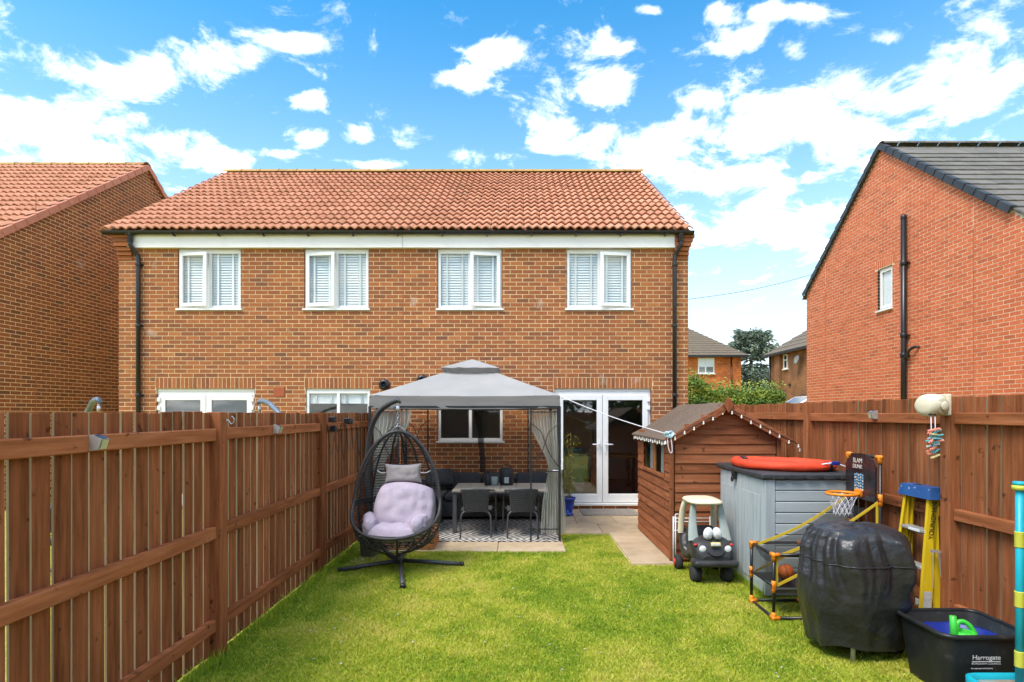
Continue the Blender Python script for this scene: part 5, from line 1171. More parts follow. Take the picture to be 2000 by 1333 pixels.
for y in (AY0, AY1):
    pipe((AX1, y, .03), (AX1, y, 1.37)); s = 1 if y == AY0 else -1
    joint((AX1, y, 1.38), ((0, 0, -1), (0, s, 0))); joint((AX1, y, 1.02), ((0, 0, 1), (0, 0, -1))); joint((AX1, y, .74), ((0, 0, 1), (0, 0, -1), (0, s, 0))); joint((AX1, y, .03), ((0, 0, 1), (-1, 0, 0)))
pipe((AX1, AY0, 1.38), (AX1, AY1, 1.38)); pipe((AX1, AY0, .74), (AX1, AY1, .74))
MB().box(AX0 + .02, XM - .02, AY0 + .01, AY1 - .01, .285, .292).build('basket_floor', 'black_plastic', bb)
MB().add([(AX0, AY0, .30), (AX0, AY1, .30), (AX0, AY1, .55), (AX0, AY0, .55)], [(0, 1, 2, 3)]).build('basket_net', 'net_toy', bb)
def strap(a, b, w, nm='strap', sag=.05, up=(0, 0, 1)):
    a, b = Vector(a), Vector(b); mb = MB(); P_ = [a.lerp(b, i / 12) - Vector((0, 0, sag * math.sin(math.pi * i / 12))) for i in range(13)]; uv = Vector(up) * w / 2; dn = Vector((0, .0025, 0))
    mb.add([q for p in P_ for q in (p - uv - dn, p + uv - dn, p + uv + dn, p - uv + dn)], [(i * 4 + k, i * 4 + (k + 1) % 4, i * 4 + 4 + (k + 1) % 4, i * 4 + 4 + k) for i in range(12) for k in range(4)]); mb.build(nm, 'yellow_strap', bb)
for y in (AY0 + .012, AY1 - .012):
    strap((AX0 + .02, y, .54), (AX1 - .01, y, 1.0), .026); strap((AX0 + .03, y, .30), (AX1 - .02, y, .78), .026, sag=.02)
strap((AX0 + .03, AY0 + .01, .55), (AX0 + .03, AY0 + .011, .30), .02, sag=0, up=(1, 0, 0)); strap((AX1 - .02, AY0 + .01, 1.0), (AX1 - .02, AY0 + .011, .76), .02, sag=0, up=(1, 0, 0))
MB().grid(lambda a, b: Vector((AX0 + .03 + (AX1 - AX0 - .05) * a, AY0 + .016 + (AY1 - AY0 - .032) * b, .52 + .46 * a - .06 * math.sin(math.pi * a) - .06 * math.sin(math.pi * b))), 14, 8).build('return_net', 'net_toy', bb)
bdp = [(AY0 + .02, 1.0), (AY1 - .02, 1.0), (AY1 - .01, 1.3)] + [(5.01 + .21 * math.cos(a), 1.28 + .12 * math.sin(a)) for a in [math.pi * i / 10 for i in range(11)]] + [(AY0 + .01, 1.3)]
MB().prism([(p, q) for p, q in bdp], lambda p, q, t: (t, p, q), AX1 - .035, AX1 - .018).build('backboard', 'board_print', bb)
text('print', 'SLAM', .058, 'pale_print', (AX1 - .037, 5.04, 1.315), (R(90), 0, R(-90)), bb, .0008, 'CENTER'); text('print', 'DUNK', .05, 'pale_print', (AX1 - .037, 5.04, 1.265), (R(90), 0, R(-90)), bb, .0008, 'CENTER')
pq = MB(); pb_ = MB()
for i in range(5):
    for j in range(6): (pq if (i * 7 + j * 5) % 3 else pb_).box(AX1 - .0385, AX1 - .0365, 4.955 + i * .028, 4.971 + i * .028, 1.075 + j * .025 + .006 * (i % 2), 1.092 + j * .025 + .006 * (i % 2))
pq.build('print_dashes', 'sky_print', bb); pb_.build('print_dashes', 'pale_print', bb)
HCX, HCY, HCZ = AX1 - .19, 5.01, 1.045
MB().tube([(HCX + .125 * math.cos(a), HCY + .125 * math.sin(a), HCZ) for a in [2 * math.pi * k / 28 for k in range(28)]], .0125, 8, closed=True).build('hoop', 'orange_pl', bb)
MB().rbox((AX1 - .045, HCY, HCZ + .005), (.02, .04, .035), .01).build('hoop_bracket', 'orange_pl', bb)
nn_ = MB(); rad = lambda k: .118 - .05 * min(1, k * 1.4)
for i in range(12):
    for sgn in (1, -1):
        nn_.tube([(HCX + rad(k / 8) * math.cos(2 * math.pi * (i + sgn * k * .32) / 12), HCY + rad(k / 8) * math.sin(2 * math.pi * (i + sgn * k * .32) / 12), HCZ - .01 - .18 * k / 8) for k in range(9)], .0026, 4)
nn_.build('hoop_net', 'net_white', bb)
bl = thing('basketball', 'small orange toy basketball resting in the game basket', 'ball', (2.33, 4.98, .292))
BR_ = .068; bc = (2.33, 4.98, .292 + BR_)
MB().ball(bc, BR_, n=20, m=14).build('ball', 'ball', bl)
for M in (Matrix.Rotation(R(20), 3, 'X'), Matrix.Rotation(R(80), 3, 'Y') @ Matrix.Rotation(R(15), 3, 'X'), Matrix.Rotation(R(80), 3, 'X')):
    MB().tube([Vector(bc) + M @ Vector((BR_ * math.cos(a), BR_ * math.sin(a), 0)) for a in [2 * math.pi * k / 28 for k in range(28)]], .0022, 5, closed=True).build('seam', 'ink', bl)

# ------------------------------------------------------------------ covered barbecue
QX, QY_ = 2.445, 4.17
bq = thing('covered_barbecue', 'barbecue under a creased black vinyl cover on the lawn', 'barbecue', (QX, QY_, 0))
prof_ = [(0, .935), (.10, .937), (.20, .932), (.275, .915), (.325, .875), (.352, .81), (.366, .73), (.374, .64), (.378, .55), (.376, .46), (.365, .37), (.345, .29), (.325, .20), (.30, .105)]
def cov(u_, v_):
    i = v_ * (len(prof_) - 1); k = min(int(i), len(prof_) - 2); f = i - k; r0 = prof_[k][0] + (prof_[k + 1][0] - prof_[k][0]) * f; z = prof_[k][1] + (prof_[k + 1][1] - prof_[k][1]) * f
    a = 2 * math.pi * u_; ca, sa = math.cos(a), math.sin(a); nz = mnoise.noise
    wob = a + .16 * nz(Vector((ca * 1.6, sa * 1.6, z * 3)))                   # pleats wander as they fall
    pl = nz(Vector((math.cos(wob) * 2.3, math.sin(wob) * 2.3, .4))) + .6 * nz(Vector((math.cos(wob) * 4.6, math.sin(wob) * 4.6, z * .8))) + .45 * nz(Vector((math.cos(wob) * 9, math.sin(wob) * 9, z * 1.5))); low = nz(Vector((ca * 1.4, sa * 1.4, z * 6)))
    cr = 1 - 3 * abs(nz(Vector((ca * 1.5 + z, sa * 1.5, z * 5 + 9))))
    top = ss(.935, .85, z); skirt = ss(.40, .20, z); mid = ss(.42, .62, z)
    r_ = r0 + top * (mid * (.055 * pl) + .007 * max(cr, -.3)) + .008 * low * (1 - mid) + skirt * .03 * nz(Vector((ca * 3, sa * 3, 2))) + .018 * nz(Vector((ca * 1.3, sa * 1.3, z * 2)))
    zz = z + .014 * (1 - top) * (nz(Vector((ca * r0 * 9, sa * r0 * 9, 3))) + .5 * nz(Vector((ca * r0 * 20, sa * r0 * 20, 3)))) + (.06 * nz(Vector((ca * 2, sa * 2, 11))) * (v_ - .9) * 10 if v_ > .9 else 0)
    se = (abs(ca) ** 2.7 + abs(sa) ** 2.7) ** (-1 / 2.7)
    return Vector((QX + r_ * ca * se * .97, QY_ + r_ * sa * se * .82, zz))
cv = MB().grid(cov, 200, 90, closeu=True).build('cover', 'vinyl', bq)
MB().tube([cov(k / 90, 6.3 / 13) + Vector((.004 * math.cos(2 * math.pi * k / 90), .004 * math.sin(2 * math.pi * k / 90), 0)) for k in range(90)], .005, 5, closed=True).build('seam', 'vinyl', cv)
for (x, y) in ((QX - .12, QY_ - .2), (QX + .22, QY_ + .15), (QX - .2, QY_ + .15)): MB().tube([(x, y, .0), (x, y, .3)], .016, 8).build('leg', 'alu', bq)
MB().tube([(QX - .1, QY_ - .18, .10), (QX + .28, QY_ - .1, .10)], .008, 6).build('cross_bar', 'alu', bq)
MB().lathe([(.0, -.025), (.06, -.025), (.075, -.01), (.075, .01), (.06, .025), (0, .025)], (QX + .27, QY_ - .05, .075), 16, Matrix.Rotation(R(90), 3, 'X')).build('wheel', 'rubber', bq)

# ------------------------------------------------------------------ stepladder
sl = thing('stepladder', 'yellow fibreglass stepladder with paint-spattered blue top by the fence post', 'stepladder', (3.1, 4.62, 0))
LY0, LY1 = 4.41, 4.70
def fr_x(z): return 3.10 + .115 * (z / 1.1)          # front rail slants back towards the fence
for k, (y, s) in enumerate(((LY0, 1), (LY1, -1))):
    yb = lambda z: y - s * .05 * (1 - z / 1.1)
    def chan(z0_, z1_, xf, w, nm):
        mb = MB()
        for (dx0, dx1, dy0, dy1) in ((-w / 2, w / 2, 0, .005), (-w / 2, -w / 2 + .005, .005, .028), (w / 2 - .005, w / 2, .005, .028)):
            q = []
            for z in (z0_, z1_):
                for (dx, dy) in ((dx0, dy0), (dx1, dy0), (dx1, dy1), (dx0, dy1)): q.append((xf(z) + dx, yb(z) + s * dy, z))
            mb.add(q, [(0, 1, 2, 3), (4, 7, 6, 5), (0, 4, 5, 1), (1, 5, 6, 2), (2, 6, 7, 3), (3, 7, 4, 0)])
        return mb.build(nm, 'ladder_y', sl)
    chan(.0, 1.10, fr_x, .082, 'front_rail'); chan(.0, 1.08, lambda z: 3.222 - .006 * z, .045, 'rear_rail')
for z in (.28, .56, .84):
    MB().cbox(fr_x(z) - .045, fr_x(z) + .04, LY0 + .006, LY1 - .006, z - .025, z, .004).build('step', 'alu', sl)
    MB().tube([(3.222 - .006 * z, LY0, z - .05), (3.222 - .006 * z, LY1, z - .05)], .008, 6).build('rear_brace', 'alu', sl)
cp_ = MB().add([(3.15, LY0 - .04, 1.085), (3.285, LY0 - .04, 1.085), (3.285, LY1 + .04, 1.085), (3.15, LY1 + .04, 1.085), (3.165, LY0 - .025, 1.175), (3.275, LY0 - .025, 1.175), (3.275, LY1 + .025, 1.175), (3.165, LY1 + .025, 1.175)], [(0, 3, 2, 1), (4, 5, 6, 7), (0, 1, 5, 4), (1, 2, 6, 5), (2, 3, 7, 6), (3, 0, 4, 7)]).build('top_cap', 'ladder_b', sl)
MB().lathe([(.03, 0), (.03, .002), (.0, .002)], (3.22, 4.6, 1.1752), 14).build('hole_disc', 'ink', cp_)  # black disc laid on the cap for the shade inside a hole
for z_, xx in ((.66, 3.10), (.64, 3.18)): pass
MB().bar((3.14, LY0 - .062, .70), (3.225, LY0 - .062, .69), .006, .022).bar((3.155, LY0 - .068, .70), (3.15, LY0 - .075, .42), .005, .020).bar((3.20, LY0 - .068, .69), (3.235, LY0 - .06, .46), .005, .020).build('spreader', 'alu', sl)
yq = lambda z: LY0 - .05 * (1 - z / 1.1)
text('lettering', 'YOUNGMAN', .05, 'ink', (fr_x(.80) + .008, yq(.80) - .003, .775), (R(90 - 2.6), R(-83), 0), sl, .0008)
MB().add([(fr_x(.14) - .03, yq(.14) - .003, .14), (fr_x(.14) + .03, yq(.14) - .003, .14), (fr_x(.38) + .03, yq(.38) - .003, .38), (fr_x(.38) - .03, yq(.38) - .003, .38)], [(0, 1, 2, 3)]).build('sticker', 'sticker', sl)
MB().box(fr_x(.84) - .0465, fr_x(.84) - .0452, 4.47, 4.6, .817, .838).build('step_label', 'white_pl', sl)

# ------------------------------------------------------------------ black recycling tub with basin and watering can
TX0, TX1, TY0, TY1, TH = 2.575, 3.13, 3.44, 3.93, .42
tb_ = thing('recycling_tub', 'black plastic council recycling tub below the stepladder', 'tub', ((TX0 + TX1) / 2, (TY0 + TY1) / 2, 0))
def rrect(x0, x1, y0, y1, r, n=5):
    out = []
    for (cx_, cy_, a0) in ((x1 - r, y1 - r, 0), (x0 + r, y1 - r, 90), (x0 + r, y0 + r, 180), (x1 - r, y0 + r, 270)):
        for k in range(n + 1): a = R(a0 + 90 * k / n); out.append((cx_ + r * math.cos(a), cy_ + r * math.sin(a)))
    return out
def tubmesh(lv):
    mb = MB(); loops = []
    for (ins, z) in lv: loops.append([(x, y, z) for x, y in rrect(TX0 + ins, TX1 - ins, TY0 + ins, TY1 - ins, .075 - min(.03, max(-.02, ins * .3)))])
    n = len(loops[0]); vs = [p for l in loops for p in l]
    mb.add(vs, [(i * n + k, i * n + (k + 1) % n, (i + 1) * n + (k + 1) % n, (i + 1) * n + k) for i in range(len(lv) - 1) for k in range(n)], smooth=True); mb.add(loops[0], [tuple(range(n))]); mb.add(loops[-1], [tuple(range(n))]); return mb
tubmesh([(.055, .004), (.012, .36), (.008, .365), (.012, .37), (.016, .06)][:2] + [(.013, .385)] + [(.022, .39), (.062, .03)]).build('tub_body', 'tub', tb_)
rm_ = rrect(TX0 + .004, TX1 - .004, TY0 + .004, TY1 - .004, .08, 7); MB().tube([(x, y, .393) for x, y in rm_], .0155, 8, closed=True).build('rim', 'tub', tb_)
tx_ = 2.80; ang_ = math.atan2(.043, .356)
text('lettering', 'Harrogate', .042, 'white_pl', (2.755, TY0 + .012 + .0125, .25), (R(90) + ang_, 0, 0), tb_, .0006); text('lettering', 'BOROUGH COUNCIL', .0185, 'white_pl', (2.756, TY0 + .0157 + .0135, .219), (R(90) + ang_, 0, 0), tb_, .0006)
text('lettering', 'harrogate.gov.uk/recycling', .0125, 'white_pl', (2.755, TY0 + .019 + .0135, .190), (R(90) + ang_, 0, 0), tb_, .0006)
MB().bar((2.757, TY0 + .0258, .2385), (2.93, TY0 + .0258, .2385), .002, .003).build('underline', 'white_pl', tb_)
bs = tag(MB().lathe([(.13, .12), (.16, .125), (.205, .31), (.218, .315), (.215, .325), (.198, .318), (.155, .15), (0, .145)], (2.87, 3.70, 0), 28).build('basin', 'basin', origin=(2.87, 3.7, .12)), 'round blue basin lying inside the black tub', 'basin')
wc = thing('watering_can', 'bright green toy watering can in the black tub', 'watering can', (2.83, 3.62, .15))
MB().lathe([(.065, .155), (.075, .165), (.08, .29), (.075, .34), (.06, .362), (.045, .368), (.04, .36), (.045, .30), (0, .29)], (2.83, 3.62, 0), 22).build('can_body', 'green_pl', wc)
MB().tube([(2.775, 3.61, .25), (2.748, 3.60, .36), (2.738, 3.595, .47)], [.024, .019, .019], 10).build('spout', 'green_pl', wc); MB().tube([(2.75, 3.6, .38), (2.785, 3.61, .345)], .01, 6).build('spout_brace', 'green_pl', wc)
MB().tube(smooth([(2.80, 3.64, .36), (2.81, 3.65, .405), (2.845, 3.645, .415), (2.88, 3.63, .385), (2.903, 3.62, .33), (2.908, 3.615, .25)], 6), .015, 10).build('handle', 'green_pl', wc)

# ------------------------------------------------------------------ turquoise swing-ball post
tp_ = thing('swing_ball_post', 'turquoise plastic pole with yellow rings on a tray base', 'garden game', (2.80, 3.16, 0))
PX, PYp = 2.803, 3.19
def tray(lv): 
    mb = MB(); loops = [[(x, y, z) for x, y in rrect(2.585 + i_, 3.03 - i_, 2.86 + i_, 3.345 - i_, .07)] for i_, z in lv]; n = len(loops[0])
    mb.add([p for l in loops for p in l], [(i * n + k, i * n + (k + 1) % n, (i + 1) * n + (k + 1) % n, (i + 1) * n + k) for i in range(len(lv) - 1) for k in range(n)], smooth=True); return mb
tray([(.03, 0), (.0, .19), (.0, .225), (.012, .232), (.028, .228), (.034, .20)]).build('tray', 'teal', tp_)
mb = MB(); mb.add([(x, y, .2) for x, y in rrect(2.615, 3.0, 2.89, 3.315, .06)], [tuple(range(24))]); mb.build('tray_top', 'dirty', tp_)
MB().tube([(PX, PYp, .2), (PX, PYp, 1.345)], .0195, 14).build('pole', 'teal', tp_)
MB().lathe([(.022, 1.32), (.036, 1.325), (.036, 1.345), (.024, 1.35)], (PX, PYp, 0), 16).build('cap_ring', 'yellow_ring', tp_); MB().lathe([(.03, 1.35), (.033, 1.355), (.03, 1.368), (.012, 1.37), (0, 1.37)], (PX, PYp, 0), 16).build('cap', 'teal', tp_)
for z in (1.0, .665, .33):
    pr_ = []
    for k in range(9): pr_ += [(.0225, z + .01 * k), (.0245, z + .01 * k + .003), (.0225, z + .01 * k + .008)]
    MB().lathe(pr_, (PX, PYp, 0), 16).build('ring_sleeve', 'yellow_ring', tp_)

# ------------------------------------------------------------------ washing line reel and pegs
RXc, RYc, RZc = 3.085, 4.27, 1.81
rl = thing('line_reel', 'cream retractable washing line reel on top of the fence post', 'line reel', (RXc + .12, RYc, RZc))
Mr = Matrix.Rotation(R(90), 3, 'Y') @ Matrix.Identity(3); Mr = Matrix.Rotation(R(24), 3, 'Z') @ Matrix.Rotation(R(90), 3, 'Y')
MB().lathe([(0, -.095), (.045, -.093), (.068, -.082), (.082, -.055), (.087, -.01), (.087, .05), (.082, .07), (.066, .078), (.064, .072), (0, .072)], (RXc, RYc, RZc), 26, Mr).build('drum', 'reel', rl)
Me = Matrix.Rotation(R(90), 3, 'X'); MB().lathe([(0, 0), (.056, 0), (.06, -.004), (.058, -.012), (0, -.013)][::-1], (RXc + .035, RYc - .078, RZc - .005), 22, Matrix.Rotation(R(12), 3, 'Z') @ Me).build('side_cap', 'reel2', rl)
MB().lathe([(0, .0), (.03, .0), (.034, .003), (.03, .006), (0, .006)], (RXc + .038, RYc - .0905, RZc - .005), 18, Matrix.Rotation(R(12), 3, 'Z') @ Me).build('cap_disc', 'reel', rl)
MB().cbox(RXc + .09, RXc + .118, RYc - .055, RYc + .055, RZc - .075, RZc + .085, .006).build('mount', 'reel', rl); MB().cbox(RXc + .118, RXc + .134, RYc - .035, RYc + .035, RZc - .04, RZc + .04, .003).build('bracket', 'alu', rl)
for dx in (-.045, -.015):
    MB().lathe([(.013, 0), (.013, .006), (0, .006)], (RXc + dx - .005, RYc - .062, RZc - .068), 10, Matrix.Rotation(R(45), 3, 'X')).build('line_port', 'ink', rl)
    MB().tube([(RXc + dx, RYc - .065, RZc - .07), (RXc + dx + .002, RYc - .066, RZc - .19), (RXc - .028, RYc - .066, RZc - .36)], .0032, 5).build('cord', 'net_white', rl)
def peg_mesh(m):
    q = MB(); L_p = .042
    for s in (-1, 1): q.cbox(-L_p, L_p, s * .0065 - .004, s * .0065 + .004, -.006, .006, .0015)
    q.tube([(.012 + .008 * math.cos(a), 0, .008 * math.sin(a)) for a in [2 * math.pi * k / 8 for k in range(8)]], .002, 4, closed=True); return meshof(q, m)
pm_ = {k: peg_mesh(k) for k in ('coral', 'aqua', 'lemon', 'white_pl')}
nm_ = {'coral': 'coral', 'aqua': 'aqua blue', 'lemon': 'lemon yellow', 'white_pl': 'white'}
pegs = [('coral', -.02, .17), ('aqua', .01, .19), ('coral', -.05, .185), ('lemon', .0, .205), ('aqua', .03, .215), ('white_pl', -.01, .225), ('aqua', .02, .235), ('coral', -.045, .245), ('aqua', -.03, .258), ('coral', .03, .25), ('white_pl', .0, .285), ('aqua', .02, .285), ('coral', -.03, .305), ('coral', .0, .32), ('aqua', .025, .325), ('coral', .0, .35), ('lemon', .01, .365)]
ORD = ['first ', 'second ', 'third ', 'fourth ', 'fifth ', 'sixth ', 'seventh ']; cnt = {k: -1 for k in nm_}
for i, (k, dx, dz) in enumerate(pegs):
    cnt[k] += 1
    o = place('clothes_peg', pm_[k], (RXc - .03 + dx * .6, RYc - .07 + rng.uniform(-.025, .015), RZc - dz - .01)); o.rotation_euler = (rng.uniform(-.5, .5), rng.uniform(-.35, .35) - .15, rng.uniform(-.7, .7))
    tag(o, ORD[cnt[k]] + nm_[k] + ' clothes peg from the top of the bunch below the cream reel', 'clothes peg', nm_[k] + ' pegs below the reel')
# ------------------------------------------------------------------ far houses, tree, hedge, car
G1 = 1.05
fh = thing('old_house', 'far orange brick house with hipped brown tiled roof above the hedge', 'house', (12.5, 42, G1))
MB().box(8.0, 16.35, 42, 49, 0, 6.0).build('wall', 'far_orange', fh)
def hip(x0, x1, y0, y1, ze, pitch, par, m):
    d = (y1 - y0) / 2; zr = ze + d * math.tan(pitch); ym = (y0 + y1) / 2; n = 14
    q = MB()
    for (a, b, c, e) in (((x0, y0), (x1, y0), (x0 + d, ym), (x1 - d, ym)), ((x1, y1), (x0, y1), (x1 - d, ym), (x0 + d, ym)), ((x0, y1), (x0, y0), (x0 + d, ym), (x0 + d, ym)), ((x1, y0), (x1, y1), (x1 - d, ym), (x1 - d, ym))):
        for i in range(n):      # courses of tiles, each lapping the one below
            t0, t1 = i / n, (i + 1) / n; L = lambda p, r, t, dz: (p[0] + (r[0] - p[0]) * t, p[1] + (r[1] - p[1]) * t, ze + (zr - ze) * t + dz)
            q.add([L(a, c, t0, .05), L(b, e, t0, .05), L(b, e, t1, .0), L(a, c, t1, .0), L(a, c, t0, .0), L(b, e, t0, .0)], [(0, 1, 2, 3), (4, 5, 1, 0)])
    return q.build('roof', m, par)
hip(7.7, 16.75, 41.6, 49.4, 6.0, R(36), fh, 'far_tile')
MB().box(7.7, 16.78, 41.52, 41.62, 5.88, 6.02).build('gutter', 'black_plastic', fh); MB().tube([(15.6, 41.9, 6.0), (15.6, 41.9, 1.0)], .05, 8).build('downpipe', 'black_plastic', fh)
def far_window(par, x0, x1, z0, z1, y, mull):
    q = MB(); ring(q, x0, x1, z0, z1, y - .05, y + .02, .07)
    for mx in mull: q.cbox(mx - .04, mx + .04, y - .045, y + .02, z0 + .07, z1 - .07, .004)
    q = q.build('window', 'upvc', par); MB().box(x0 + .06, x1 - .06, y - .02, y - .012, z0 + .06, z1 - .06).build('pane', 'glass', q)
    MB().box(x0 + .06, x1 - .06, y - .011, y - .007, z0 + .42 * (z1 - z0), z1 - .06).build('blind', 'blind', q); MB().box(x0 + .06, x1 - .06, y - .0065, y - .003, z0 + .06, z0 + .42 * (z1 - z0)).build('dark_panel', 'room_dark', q); MB().cbox(x0 - .08, x1 + .08, y - .12, y, z0 - .07, z0 - .001, .01).build('sill', 'upvc', q)  # thin dark panel under the blind stands in for the unlit room
far_window(fh, 13.16, 14.36, 4.70, 5.86, 42, (13.72,))
fb = thing('old_house', 'far brown brick house with hipped roof beside the bare gable', 'house', (22, 36, G1))
MB().box(18.5, 27, 29, 42, 0, 6.0).build('wall', 'far_brown', fb); MB().box(18.3, 18.499, 40.1, 40.9, 0, 6.0).build('chimney_breast', 'far_brown', fb)
hip(18.1, 27.4, 28.6, 42.4, 6.02, R(36), fb, 'far_tile'); MB().box(18.0, 18.1, 28.6, 42.4, 5.86, 6.02).build('gutter', 'black_plastic', fb); MB().tube([(18.42, 41.9, 6.0), (18.42, 41.9, 1.0)], .06, 8).build('downpipe', 'black_plastic', fb)
q = MB(); yring(q, 39.2, 39.75, 4.85, 5.85, 18.42, 18.5, .07); q.cbox(18.425, 18.5, 39.27, 39.68, 5.42, 5.5, .004); q = q.build('window', 'upvc', fb); MB().box(18.46, 18.47, 39.26, 39.7, 4.9, 5.8).build('pane', 'car_glass', q); MB().cbox(18.36, 18.5, 39.1, 39.85, 4.77, 4.849, .01).build('sill', 'upvc', q)
MB().lathe([(0, 0), (.2, .03), (.32, .08), (.33, .09), (.2, .05), (0, .03)], (18.2, 37.3, 5.25), 18, Matrix.Rotation(R(-75), 3, 'Y')).tube([(18.2, 37.3, 5.2), (18.5, 37.3, 5.0)], .02, 6).build('satellite_dish', 'grey_pot', fb)
MB().lathe([(.1, 0), (.1, .1), (.0, .1)], (18.5, 38.9, 3.7), 10, Matrix.Rotation(R(-90), 3, 'Y')).build('flue', 'black_plastic', fb)

def leaf_cloud(n, fn, size, seed, asp=.5):
    """n leaf quads; fn(rng) -> (point, outward normal, rnd)"""
    r = random.Random(seed); mb = MB()
    for _ in range(n):
        p, nn, rv = fn(r); a = Vector((r.gauss(0, 1), r.gauss(0, 1), r.gauss(0, 1))) * .7 + nn; a.normalize(); t1 = a.orthogonal().normalized(); t1 = Matrix.Rotation(r.uniform(0, 6.28), 3, a) @ t1; t2 = a.cross(t1); l = size * r.uniform(.6, 1.3)
        mb.add([p - t1 * l * .5, p + t2 * l * asp * .5, p + t1 * l * .5, p - t2 * l * asp * .5], [(0, 1, 2, 3)], rnd=min(1, max(0, rv)))
    return mb
# hedge behind the fence
hd = thing('garden_hedge', 'clipped yellow green hedge behind the fence below the far houses', 'hedge', (8.0, 22, .4))
def hpt(r):
    x = r.uniform(6.0, 10.0); u_ = r.random(); top = 2.50 + .42 * ss(7.6, 6.6, x) + .16 * mnoise.noise(Vector((x * 1.7, 1, 3))) + .05 * mnoise.noise(Vector((x * 6, 1, 3)))
    if u_ < .65: z = .3 + (top - .3) * math.sqrt(r.random()); y = 21.3 + .12 * mnoise.noise(Vector((x * 2, z * 2, 5))) + abs(r.gauss(0, .14)); nv = Vector((0, -1, .5))
    else: z = top + r.gauss(0, .07) + (r.random() ** 6) * .5; y = r.uniform(21.3, 22.7); nv = Vector((0, -.3, 1))
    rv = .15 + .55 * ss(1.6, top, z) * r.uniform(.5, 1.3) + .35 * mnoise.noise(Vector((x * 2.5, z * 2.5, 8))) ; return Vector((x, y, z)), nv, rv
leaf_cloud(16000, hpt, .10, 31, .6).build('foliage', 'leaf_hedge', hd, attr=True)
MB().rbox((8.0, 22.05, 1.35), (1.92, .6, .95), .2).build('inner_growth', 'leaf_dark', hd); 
for i in range(6): MB().tube([(6.3 + i * .7, 22, .5), (6.3 + i * .7, 22, 1.8)], .04, 6).build('stem', 'bark', hd)
# tall conifer between the far houses
tr = thing('conifer_tree', 'tall grey green cedar with ragged top between the far houses', 'tree', (21.2, 52, G1))
MB().tube([(21.2, 52, G1 - .2), (21.25, 52, 4), (21.15, 52, 7), (21.2, 52, 8.6)], [.3, .24, .13, .03], 8).build('trunk', 'bark', tr)
rt = random.Random(77); crown = MB(); limbs = MB()
for i in range(120):
    z = 2.0 + 6.9 * (i / 119); k = (1 - (z - 1.5) / 8.2); L = (.7 + 2.6 * k ** .7) * rt.uniform(.7, 1.15); a = i * 2.4 + rt.uniform(-.4, .4)
    d = Vector((math.cos(a), math.sin(a), 0)); p0 = Vector((21.2, 52, z)); up = .55 if z > 6.3 else .12
    pts = [p0 + d * (L * t_) + Vector((0, 0, up * L * t_ - .45 * L * t_ * t_ * (0.3 if z > 6.3 else 1))) for t_ in (0, .35, .7, 1)]
    limbs.tube(pts, [.05, .04, .025, .012], 5)
    for _ in range(105):
        t_ = rt.uniform(.2, 1.05); j = min(2, int(t_ * 3)); p = pts[j].lerp(pts[j + 1], min(1.1, t_ * 3 - j)) + Vector((rt.gauss(0, .16), rt.gauss(0, .16), rt.gauss(-.04, .11))); l = rt.uniform(.18, .46); dd = (d + Vector((rt.gauss(0, .5), rt.gauss(0, .5), rt.gauss(-.1, .35)))).normalized(); sd_ = dd.orthogonal().normalized(); sd_ = Matrix.Rotation(rt.uniform(0, 6.28), 3, dd) @ sd_
        crown.add([p, p + dd * l * .5 + sd_ * l * .2, p + dd * l, p + dd * l * .5 - sd_ * l * .2], [(0, 1, 2, 3)], rnd=rt.uniform(.1, .6) + .35 * t_ - .1)
limbs.build('limb', 'bark', tr); crown.build('crown', 'leaf_cedar', tr, attr=True)
# trees behind the camera, mirrored in the door glass
for i, (x, y, h_, rr_) in enumerate(((-3.5, -9, 5.2, 2.4), (1.2, -10, 5.8, 2.7), (5.6, -9, 5.0, 2.3))):
    t2 = thing('garden_tree', ['round dark tree mirrored in the door glass behind the egg chair side', 'round dark tree mirrored in the middle of the door glass', 'round dark tree mirrored in the door glass behind the shed side'][i], 'tree', (x, y, 0), 'trees beyond the garden end')
    MB().tube([(x, y, 0), (x + .1, y, 1.6), (x, y, h_ * .7)], [.16, .12, .05], 8).build('trunk', 'bark', t2)
    def cp2(r, x=x, y=y, h_=h_, rr_=rr_):
        a, b_ = r.uniform(0, 6.28), math.acos(r.uniform(-1, 1)); k = r.uniform(.6, 1.0) * (1 + .25 * mnoise.noise(Vector((math.cos(a) * 2 + x, math.sin(a) * 2, b_ * 2)))); nv = Vector((math.sin(b_) * math.cos(a), math.sin(b_) * math.sin(a), math.cos(b_)))
        return Vector((x, y, h_ * .56)) + Vector((nv.x * rr_, nv.y * rr_, nv.z * h_ * .48)) * k, nv, r.uniform(.1, .9)
    leaf_cloud(4000, cp2, .28, 60 + i, .6).build('crown', 'leaf_dark', t2, attr=True)
